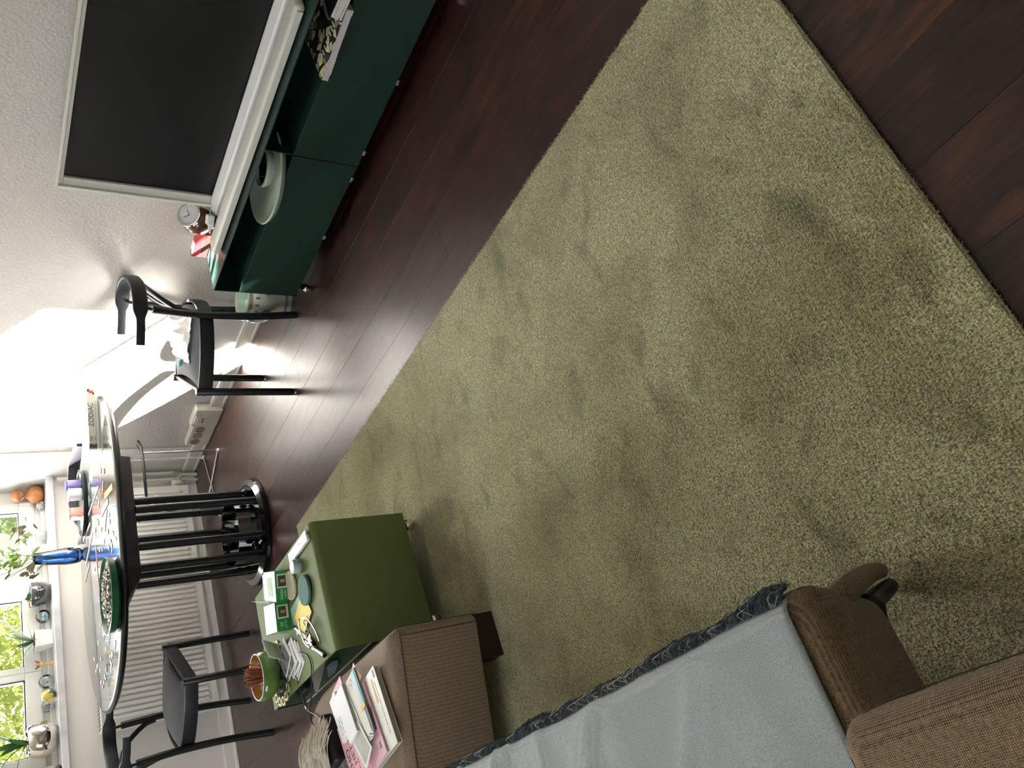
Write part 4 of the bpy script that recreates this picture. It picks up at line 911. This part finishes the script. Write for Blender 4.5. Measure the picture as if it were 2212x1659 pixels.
yn = at('yellow_note', 'bright yellow paper note lying under the folded glasses', 'note', .803, 2.598, 22)
obj('paper', bx((0, 0, .0042), (.098, .135, .0016)), mat('yellow_paper', (.90, .74, .08), .6), yn)
bn = at('blue_note', 'pale blue-green paper under the yellow note', 'note', .822, 2.640, 8); obj('paper', bx((0, 0, .0015), (.10, .13, .0012)), mat('aqua_paper', (.42, .60, .56), .6), bn)
gt = at('folding_multitool', 'bronze wire-framed glasses folded on the yellow note', 'glasses', .742, 2.560, 0, ZC+.006)
BR = mat('bronze_wire', (.34, .27, .21), .22, .9)
b = nb()
for (cx, cy, rx_, ry_) in ((.005, -.008, .022, .015), (-.040, -.012, .022, .015)):
    tube(b, [(cx+rx_*math.cos(2*PI*i/20), cy+ry_*math.sin(2*PI*i/20), .012+.004*math.sin(i)) for i in range(21)], .0017, 8)
tube(b, [(-.014, .000, .013), (-.018, .004, .017), (-.021, .0, .013)], .0018, 8); obj('lens_rims', b, BR, gt, True)
gt.name = 'folded_glasses'
for P in ([(.05, .045, .010), (.03, -.02, .012), (-.02, -.06, .008), (-.075, -.072, .003)], [(.05, .045, .012), (.02, .045, .016), (-.035, .03, .014), (-.065, .0, .010)]):
    b = nb(); tube(b, spline(P, 5), 1, 10, flat=(.0028, .0016)); obj('temple_arm', b, BR, gt, True)
for (cx, cy) in ((.005, -.008), (-.040, -.012)):
    b = nb(); lathe(b, [(0, .0125), (.021, .0125)], 20, (cx, cy, 0), 1, .68); obj('lens', b, GLASS, gt)
PENM = mat('pen_grey', (.25, .25, .24), .25, .7)
def pen(label, x0, y0, x1, y1):
    L = math.hypot(x1-x0, y1-y0); t = at('marker_pen', label, 'pen', (x0+x1)/2, (y0+y1)/2, math.degrees(math.atan2(y1-y0, x1-x0)), ZC+.0072)
    for nm, a, c, r, m_ in (('barrel', -.10, .5, .0062, mat('pen_silver', (.6, .59, .55), .25, .5)), ('grip', -.42, -.10, .0066, PENM), ('cap', -.5, -.42, .007, BLACKG), ('end_cap', .46, .52, .0068, BLACKG)):
        b = nb(); tube(b, [(a*L, 0, 0), (c*L, 0, 0)], r, 18); obj(nm, b, m_, t, 40)
    obj('clip', bx((.1*L, 0, .0075), (L*.35, .003, .0014)), PENM, t)
pen('black and silver marker pen touching the folded glasses', .685, 2.543, .79, 2.685); pen('black and silver marker pen nearest the ottoman', .625, 2.478, .72, 2.62)
# stack of instant photos
for i, (x_, y_, rz, z_) in enumerate(((.690, 2.745, 20, 0), (.700, 2.755, 24, .0016), (.705, 2.762, 15, .0032), (.715, 2.775, 27, .0048), (.715, 2.80, 18, .0064), (.735, 2.835, 32, .0082))):
    lb = ('lowest of the six stacked instant photos beside the pens', 'second lowest instant photo in the stack of six', 'third instant photo from the bottom of the stack', 'fourth instant photo from the bottom of the stack', 'fifth instant photo, just under the topmost one', 'topmost instant photo with a dark swirling picture')[i]
    t = at('instant_photo', lb, 'photo', x_, y_, rz, ZC+z_, 'instant photos stacked on the olive table')
    o1 = obj('photo_card', bx((0, 0, .0006), (.088, .108, .0012)), PAPER, t)
    obj('photo_image', bx((.0, .008, .0014), (.074, .082, .0004)), mat('photo_swirl', (.07, .075, .085), .25, var=(40, (.45, .46, .48), .5)), t)
t = at('tilted_instant_photo', 'instant photo propped steeply against the second film box', 'photo', .765, 2.865, 30, ZC+.012)
o = obj('photo_card', bx((0, 0, .030), (.088, .0012, .075)), PAPER, t); o.rotation_euler = (.5, 0, 0)
o2 = obj('photo_image', bx((0, -.0008, .034), (.074, .0008, .055)), mat('photo_beach', (.42, .42, .36), .3, var=(20, (.7, .68, .62), .4)), o)
# lace trivet
tv2 = at('ornate_trivet', 'ornate openwork trivet under the green bowl', 'trivet', .712, 2.945, 0)
b = nb()
for i in range(16):
    a = 2*PI*i/16; r = .098; 
    lathe(b, [(.012, 0), (.018, .002), (.018, .006), (.012, .007), (.009, .004), (.012, 0)], 12, (r*math.cos(a), r*math.sin(a), 0))
obj('scalloped_edge', b, mat('olive_brass', (.48, .47, .24), .35, .5), tv2, True)
b = nb()
for rr in (.03, .052, .074):
    for i in range(int(rr*260)):
        a = 2*PI*i/int(rr*260); lathe(b, [(.006, 0), (.009, .003), (.006, .006), (.004, .003), (.006, 0)], 8, (rr*math.cos(a), rr*math.sin(a), 0))
obj('openwork', b, mat('dark_filigree', (.10, .09, .08), .4, .3), tv2, True)
gbw = at('green_glazed_bowl', 'green glazed bowl with an orange inside, filled with seeds and sticks', 'bowl', .714, 2.945, 0, ZC+.0075)
b = nb(); lathe(b, [(0, 0), (.040, 0), (.062, .010), (.082, .032), (.087, .05), (.085, .066), (.080, .075), (.0775, .0765)], 56); obj('outer_wall', b, mat('leaf_green_glaze', (.06, .135, .018), .12, coat=.6, var=(16, (.10, .19, .04), .3)), gbw, True)
b = nb(); lathe(b, [(.0805, .0752), (.079, .0775), (.0765, .0762)], 56); obj('rim', b, PAPER, gbw, True)
b = nb(); lathe(b, [(.0768, .0762), (.080, .062), (.078, .045), (.06, .02), (0, .015)], 56); obj('inner_wall', b, mat('orange_glaze', (.62, .33, .11), .2), gbw, True)
b = nb(); lathe(b, [(0, .052), (.05, .051), (.078, .046)], 40); obj('seed_bed', b, mat('seed_fluff', (.40, .30, .22), .9, bump=(400, 1, 'voronoi', .004), var=(300, (.75, .68, .58), .3)), gbw)
b = nb()
for i in range(80):
    a = random.uniform(-.5, .5); c = (random.gauss(0, .012)+.005, random.gauss(0, .012)); e = (c[0]*1.55+random.gauss(0, .003), c[1]*1.55+random.gauss(0, .003))
    tube(b, [(c[0], c[1], .04), (e[0], e[1], .108+random.uniform(-.006, .006))], .0016, 6)
o = obj('incense_sticks', b, mat('stick_brown', (.30, .10, .045), .7), gbw); o['kind'] = 'stuff'
# inside the niche
t = thing('grey_pouch', 'grey-white paper sheet on the inner shelf of the olive table', 'paper', (.70, 2.90, .3015), .5); o = obj('sheet', bx((0, 0, .002), (.12, .16, .004), bev=.001), mat('grey_paper', (.52, .50, .46), .7), t)
t = thing('blue_letter_opener', 'pointed pale blue plastic blade lying on the inner shelf', 'letter opener', (.645, 2.735, .307), .0)
b = nb(); prism(b, [(-.02, .05), (-.022, -.01), (-.008, -.055), (.006, -.06), (.016, -.02), (.016, .05)], 0, .003); obj('blade', b, mat('ice_blue_plastic', (.35, .44, .70), .3), t)
obj('slot', bx((-.004, .01, .0032), (.004, .016, .0006)), PAPER, t)
t = thing('black_case', 'small black case on the inner shelf behind the cable', 'case', (.67, 3.0, .3015), .1); obj('case_body', bx((0, 0, .02), (.07, .09, .04), bev=.008), BLACKM, t)
# cable
cbm = nb(); P = spline([(.708, 2.70, .4225), (.69, 2.66, .424), (.665, 2.625, .424), (.632, 2.62, .424), (.60, 2.655, .42), (.575, 2.72, .402), (.555, 2.765, .395), (.525, 2.80, .3925), (.49, 2.80, .391), (.462, 2.765, .391), (.448, 2.72, .392), (.43, 2.68, .394)], 8); tube(cbm, P, .0022, 8)
cb1 = obj('black_cable', cbm, BLACK, None, True); tag(cb1, 'thin black charging cable looping from the olive table to the ottoman', 'cable')
cbm = nb(); P = spline([(.665, 2.80, .423), (.64, 2.775, .423), (.612, 2.795, .415), (.585, 2.82, .398), (.555, 2.83, .3925), (.53, 2.80, .392), (.50, 2.74, .391), (.470, 2.705, .391), (.44, 2.69, .396)], 8); tube(cbm, P, .0022, 8)
cb2 = obj('black_cable', cbm, BLACK, None, True); tag(cb2, 'second black cable with a silver plug hanging past the olive table', 'cable')
b = nb(); tube(b, [(.590, 2.815, .400), (.560, 2.829, .3935)], .005, 10); obj('connector', b, BLACKM, cb2)
b = nb(); tube(b, [(.560, 2.829, .3935), (.545, 2.822, .3935)], .0035, 8); obj('plug_tip', b, CHROME, cb2)

# ================================================================== OTTOMAN
ot = thing('ottoman', 'large taupe tweed ottoman on dark block legs next to the olive table', 'ottoman', (.1, 2.5, 0))
def smooth_poly(P, n=6):
    P = [Vector((*p, 0)) for p in P]; N = len(P); out = []
    for i in range(N):
        a, b_, c, d_ = P[i-1], P[i], P[(i+1) % N], P[(i+2) % N]
        for k in range(n):
            t = k/n; out.append(.5*((2*b_)+(c-a)*t+(2*a-5*b_+4*c-d_)*t*t+(3*b_-a-3*c+d_)*t**3))
    return [(p.x, p.y) for p in out]
def rounded(poly, r, n=6):
    out = []; N = len(poly)
    for i in range(N):
        p = Vector(poly[i]); a = (Vector(poly[i-1])-p); c = (Vector(poly[(i+1) % N])-p); rr = min(r[i] if isinstance(r, list) else r, a.length*.45, c.length*.45)
        A = p+a.normalized()*rr; Cc = p+c.normalized()*rr
        for k in range(n+1):
            t = k/n; q = A*(1-t)**2+p*2*t*(1-t)+Cc*t*t; out.append((q.x, q.y))
    return out
poly = rounded([(.468, -.415), (.475, .27), (.33, .50), (-.5, .50), (-.5, -.14)], [.03, .16, .22, .1, .05])
b = nb()
lv = [(.095, .985), (.105, 1.0), (.33, 1.0), (.355, .992), (.375, .965), (.385, .93)]
cen = Vector((-.02, .05)); rings = []
for z, s in lv:
    dd = (1-s)*.5; rg = []
    for x_, y_ in poly:
        v = Vector((x_, y_))-cen; l = v.length; v = v*((l-dd)/l); rg.append(b.verts.new((cen.x+v.x, cen.y+v.y, z)))
    rings.append(rg)
N = len(poly)
for r0, r1 in zip(rings, rings[1:]):
    for i in range(N): b.faces.new((r0[i], r0[(i+1) % N], r1[(i+1) % N], r1[i]))
ctr = b.verts.new((cen.x, cen.y, .392))
for i in range(N): b.faces.new((rings[-1][i], rings[-1][(i+1) % N], ctr))
b.faces.new(rings[0][::-1]); obj('upholstery', b, OTTO, ot, 60)
b = nb(); z = .345; P = [(cen.x+(x_-cen.x)*1.003, cen.y+(y_-cen.y)*1.003, .352) for x_, y_ in poly]; tube(b, P+[P[0]], .0012, 6); obj('seam', b, mat('seam_brown', (.07, .04, .03), .9), ot)
b = nb(); tube(b, [(.462, -.417, .10), (.462, -.417, .352)], .0012, 6); 
tube(b, [(.440, -.411, .10), (.440, -.411, .352)], .0012, 6); obj('corner_seam', b, MATS['seam_brown'], ot)
LEGM = mat('dark_walnut', (.022, .008, .009), .5)
for x0, y0 in ((.336, -.375), (.30, .30), (-.42, .36), (-.42, -.10)): obj('block_leg', bx((x0+.068, y0+.035, .055), (.136, .07, .082), rz=-.03, bev=.002), LEGM, ot)

ZO = .3925
mgb = book('large_white_catalogue', 'thick white catalogue at the bottom of the ottoman pile', 'magazine', (.362, 2.312, ZO), (.225, .29, .016), math.radians(10), mat('catalogue_cover', (.80, .78, .71), .4), mat('catalogue_pages', (.40, .38, .32), .7))
text('title', 'JULI 2023 EXTRA DIK NUMMER', .011, mat('print_grey', (.20, .18, .16), .5), mgb, (.0, -.122, .0161), (1, 0, 0), (0, 1, 0))
b = nb(); cbox(b, (.095, -.130, .0162), (.024, .012, .0004)); obj('barcode', b, MATS['print_grey'], mgb)
b = nb(); cbox(b, (.055, -.106, .0162), (.07, .010, .0004)); obj('ochre_print', b, mat('ochre_ink', (.60, .36, .04), .5), mgb)
PINK = mat('magazine_pink', (.78, .40, .38), .4, var=(3.5, (.74, .45, .62), .6))
pmg = book('pink_magazine', 'pink PSYCHOLOGIE magazine lying on the white catalogue', 'magazine', (.340, 2.375, ZO+.0165), (.215, .28, .006), math.radians(14), PINK, PAPER)
text('title', 'PSYCHO', .036, INK, pmg, (-.040, .112, .0061), (1, 0, 0), (0, 1, 0))
text('title', 'HET', .034, INK, pmg, (-.005, .078, .0061), (1, 0, 0), (0, 1, 0))
text('headline', 'COMPLEX', .014, mat('headline_red', (.62, .05, .06), .5), pmg, (-.055, .058, .0061), (1, 0, 0), (0, 1, 0))
b = nb(); lathe(b, [(0, .0063), (.023, .0063)], 28, (-.085, .022, 0), 1, .72); obj('red_badge', b, mat('badge_red', (.72, .06, .12), .5), pmg)
b = nb(); cbox(b, (.02, -.06, .0063), (.05, .15, .0003), rz=-.2); cbox(b, (.05, -.02, .0064), (.035, .1, .0003), rz=.2); obj('figure_print', b, mat('print_skin', (.30, .16, .10), .5), pmg)
b = nb(); cbox(b, (-.075, -.115, .0063), (.020, .012, .0003)); obj('barcode', b, MATS['print_grey'], pmg)
nbk = thing('ruled_notebook', 'cream notebook with a blue-grey spine and orange tab in the ottoman pile', 'notebook', (.418, 2.335, ZO+.0228), math.radians(14))
obj('pages', bx((0, 0, .004), (.19, .11, .008)), mat('notebook_cream', (.74, .70, .62), .6), nbk)
obj('blue_spine', bx((.035, -.052, .0045), (.12, .018, .009), bev=.001), mat('spine_blue', (.28, .56, .68), .5), nbk); obj('green_edge', bx((.035, -.063, .004), (.12, .010, .008)), mat('spine_sage', (.22, .33, .28), .5), nbk)
obj('grey_edge', bx((-.06, -.060, .004), (.08, .016, .008)), mat('spine_grey', (.13, .12, .13), .5), nbk)
obj('orange_tab', bx((-.018, -.050, .0092), (.014, .034, .0006)), mat('tab_orange', (.85, .45, .03), .5), nbk)
obj('striped_tape', bx((-.102, -.03, .0086), (.018, .06, .0006)), print_mat('striped', [(.8, .8, .78), (.1, .1, .1), (.8, .8, .78)], 240), nbk)
b = nb(); lathe(b, [(.007, .0084), (.010, .0086)], 20, (.075, -.02, 0)); obj('round_logo', b, mat('logo_teal', (.1, .22, .25), .5), nbk)
def env(label, x_, y_, rz, w_, l_, z_, h_=.010):
    t = thing('white_envelope_box', label, 'card box', (x_, y_, ZO+z_), math.radians(rz)); obj('box_body', bx((0, 0, h_/2), (l_, w_, h_), bev=.001), mat('soft_white_card', (.80, .80, .84), .5), t)
    obj('side_strip', bx((0, -w_/2-.0004, h_/2), (l_*.96, .0008, h_*.7)), mat('warm_grey_card', (.46, .43, .41), .6), t); return t
env('wide white card box with a grey edge in the ottoman pile', .425, 2.398, 15, .075, .155, .031)
e2 = env('narrow white card box printed with grey leaves', .432, 2.470, 16, .06, .14, .024, .012)
b = nb()
for i in range(14): cbox(b, (-.055+.008*(i % 7)+.002*(i//7), -.012+.016*(i//7)+.002*(i % 3), .0122), (.008, .0035, .0003), rz=.6*(-1)**i)
obj('leaf_print', b, mat('leaf_grey_ink', (.40, .43, .50), .5), e2); obj('blue_line', bx((.03, -.026, .0123), (.06, .004, .0003)), mat('navy_ink', (.05, .07, .16), .5), e2)
t = thing('pink_folded_card', 'pink folded card sticking out at the back of the ottoman pile', 'card', (.49, 2.45, ZO+.024), math.radians(18)); obj('card', bx((0, 0, .002), (.07, .10, .004)), mat('card_rose', (.80, .42, .55), .5), t)
t = thing('salmon_card', 'salmon card corner peeking out beside the notebook logo', 'card', (.505, 2.30, ZO+.0235), math.radians(35)); obj('card', bx((0, 0, .001), (.06, .045, .0016)), mat('card_salmon', (.80, .42, .38), .5), t)
for lb, x_, y_, rz, z_ in (('instant photo with pale green picture partly under another photo', .395, 2.378, 22, .0415), ('instant photo with a faded bedroom picture on top of the pile', .322, 2.345, 32, .0430)):
    t = thing('instant_photo', lb, 'photo', (x_, y_, ZO+z_-.010), math.radians(rz)); obj('photo_card', bx((0, 0, .0006), (.108, .086, .0012)), mat('photo_frame_white', (.74, .78, .75), .4), t)
    obj('photo_image', bx((-.004, 0, .0014), (.080, .064, .0004)), mat('faded_picture', (.55, .55, .47), .3, var=(25, (.42, .44, .40), .4)), t)
bb = thing('black_speaker_box', 'black rounded speaker half under the tasselled throw', 'speaker', (.388, 2.605, ZO), math.radians(18))
obj('shell', bx((0, 0, .024), (.16, .085, .046), bev=.014, seg=4), BLACKM, bb, 50); obj('mesh_front', bx((0, -.0425, .024), (.12, .002, .026), bev=.0008), BLACK, bb)
pt = thing('tasselled_blanket', 'grey woven blanket end with long cream tassels on the ottoman corner', 'blanket', (0, 0, 0))
b = nb(); G = []
for i in range(17):
    G.append([])
    for j in range(17):
        u, v = i/16, j/16; x_ = .13+.215*u; y_ = 2.55+.27*v; z_ = .400+(.012+.05*min(1, u*3))*math.sin(PI*min(1, u*.9+.1))*math.sin(PI*(.1+.8*v))+.006*noise.noise(Vector((x_*30, y_*30, 0)))
        G[-1].append(b.verts.new((x_, y_, z_)))
for i in range(16):
    for j in range(16): b.faces.new((G[i][j], G[i+1][j], G[i+1][j+1], G[i][j+1]))
o = obj('woven_cloth', b, fabric('grey_basket_weave', (.10, .10, .11), (.60, .57, .54), 60, .8), pt, True); md = o.modifiers.new('t', 'SOLIDIFY'); md.thickness = .012
b = nb()
for i in range(260):
    v = random.random(); y_ = 2.565+.235*v; x_ = .335+random.uniform(-.01, .01); z_ = .440+.010*math.sin(PI*(.1+.8*v))
    dx = random.uniform(.07, .12); dy = random.gauss(-.02, .02)
    tube(b, spline([(x_-.02, y_, z_+.006), (x_+dx*.4, y_+dy*.3, z_+.014+random.uniform(-.004, .006)), (x_+dx*.8, y_+dy*.8, .446+random.uniform(0, .008)), (x_+dx, y_+dy, .440+random.uniform(0, .006))], 3), [.0014]*9+[.0005], 5)
o = obj('tassels', b, mat('cream_tassel', (.66, .60, .51), .9), pt, True); o['kind'] = 'stuff'

# ================================================================== SOFA, THROW
so_ = thing('lounge_chair', 'brown tweed lounge seat with curved leg and padded arm in the foreground', 'armchair', (0, 0, 0))
b = nb()
poly = rounded([(.158, .742), (.150, 2.02), (-.75, 2.02), (-.75, .735)], [.05, .06, .05, .05])
cen = Vector((-.3, 1.4)); rings = []
for z, dd in ((.18, .05), (.20, .03), (.28, .012), (.34, .0), (.375, .0), (.392, .010), (.398, .03)):
    rg = []
    for x_, y_ in poly:
        sx_ = dd if x_ > cen.x else -dd; sy_ = dd if y_ > cen.y else -dd; rg.append(b.verts.new((x_-sx_, y_-sy_, z)))
    rings.append(rg)
N = len(poly)
for r0, r1 in zip(rings, rings[1:]):
    for i in range(N): b.faces.new((r0[i], r0[(i+1) % N], r1[(i+1) % N], r1[i]))
b.faces.new(rings[-1]); b.faces.new(rings[0][::-1]); bmesh.ops.recalc_face_normals(b, faces=b.faces); obj('seat', b, BROWN, so_, 60)
b = nb(); P = [(.13, .756, .386), (.156, .80, .386)]; tube(b, spline([(-.2, .7385, .372), (.06, .7435, .372), (.125, .748, .372), (.157, .79, .372), (.158, 1.2, .372), (.155, 1.9, .372)], 6), .0007, 6)
obj('seam', b, mat('seam_dark', (.07, .04, .024), .9), so_)
b = nb(); P = spline([(.105, .790, .33), (.132, .772, .28), (.150, .785, .20), (.164, .82, .10), (.169, .848, .030)], 8); n_ = len(P)
tube(b, P, [.026-.012*(i/(n_-1))**.8 for i in range(n_)], 20); obj('leg', b, BROWN, so_, 60)
b = nb(); tube(b, spline([(.10, .80, .2), (.12, .83, .12), (.14, .85, .02)], 5), [.03, .028, .026, .024, .022, .02, .018, .017, .016, .015, .014][:11], 10); obj('leg_core', b, BLACKM, so_, True)
b = nb(); box(b, -.62, -.02, -.3, .655, .52, .60, bev=.035, seg=5); obj('arm_pad', b, mat('dummy', (1, 1, 1)) if False else BROWN, so_, 60)
b = nb(); box(b, -.55, -.09, -.2, .58, .14, .53, bev=.02, seg=3); obj('arm_support', b, BROWN, so_, 60)
b = nb(); tube(b, spline([(-.019, -.25, .575), (-.0185, .3, .575), (-.0195, .60, .575), (-.05, .652, .575), (-.12, .656, .575), (-.5, .656, .575)], 6), .0008, 6); obj('arm_seam', b, MATS['seam_dark'], so_)
b = nb(); box(b, -1.0, -.70, -.25, 2.02, .15, .80, bev=.06, seg=4); obj('backrest', b, BROWN, so_, 60)

# throw over the seat: falls a little over the front edge
b = nb(); NX, NY = 60, 110; G = []
for i in range(NX+1):
    G.append([])
    for j in range(NY+1):
        v = j/NY; y_ = .782+1.22*v; u = i/NX; s_ = u*.86                    # arc length from back to front
        hem = .004*math.sin(v*9)+.003*math.sin(v*23)
        ed = .146+hem*.5; lim = ed+.70-.03
        if s_ < lim: x_ = -.70+s_; z_ = .4035
        else:
            e = s_-lim; r = .03; ang = min(e/r, PI/2); x_ = -.70+lim+r*math.sin(ang); z_ = .4035-r*(1-math.cos(ang))-max(0, e-r*PI/2)
        # near hem slants away from the arm
        y_ += (1-v)**3*(.03*max(0, .1-x_)*.6)
        f = .012*max(0, math.sin(y_*19+x_*13+1.6*noise.noise(Vector((x_*2, y_*2, 0)))))**4*(.15+1.5*max(0, v-.2))
        f += .003*max(0, noise.noise(Vector((x_*4+3, y_*11, 1.5))))+.020*max(0, math.sin(y_*34+x_*6))**6*max(0, v-.45)*1.6
        z_ += f+.0003*noise.noise(Vector((x_*40, y_*40, 0)))
        if s_ >= lim: x_ += .002*math.sin(y_*30)*min(1, (s_-lim)*20)+.004
        G[-1].append(b.verts.new((x_, y_, z_)))
for i in range(NX):
    for j in range(NY): b.faces.new((G[i][j], G[i+1][j], G[i+1][j+1], G[i][j+1]))
th = thing('grey_throw', 'pale grey herringbone wool throw with frayed fringe spread over the brown seat', 'throw', (0, 0, 0))
o = obj('woven_cloth', b, THROW, th, True); md = o.modifiers.new('thick', 'SOLIDIFY'); md.thickness = .0035; md.offset = 1
random.seed(55)
for nm, m_, cnt, r, off in (('dark_fringe', FRD, 3200, .00065, 0), ('pale_fringe', FRL, 520, .00055, 1)):
    b = nb()
    for i in range(cnt):
        y_ = random.uniform(.79, 1.97); bunch = noise.noise(Vector((y_*14, 7.7, 0))); L = random.uniform(.008, .018)*(1+.9*max(0, bunch))*(1.2 if y_ < .86 else 1)
        if off and bunch < -.05 and random.random() < .6: continue
        x_ = .148+.002*math.sin((y_-.782)/1.22*9)+.001*math.sin(y_*30); z_ = .400-random.uniform(0, .018); dy = -random.uniform(.1, 1.1)*L*(1 if random.random() < .8 else -1)
        cur = random.gauss(0, .006) if off else random.gauss(0, .002)
        Q = spline([(x_-.004, y_, z_+.003), (x_+L*.45, y_+dy*.4+cur, z_+.002+cur), (x_+L*.75, y_+dy*.8-cur, z_-.005), (x_+L*(.85 if off else .95), y_+dy, z_-.012-random.random()*.01)], 3)
        tube(b, Q, r, 4, cap=False)
    for_ = obj(nm, b, m_, th, True); for_['kind'] = 'stuff'
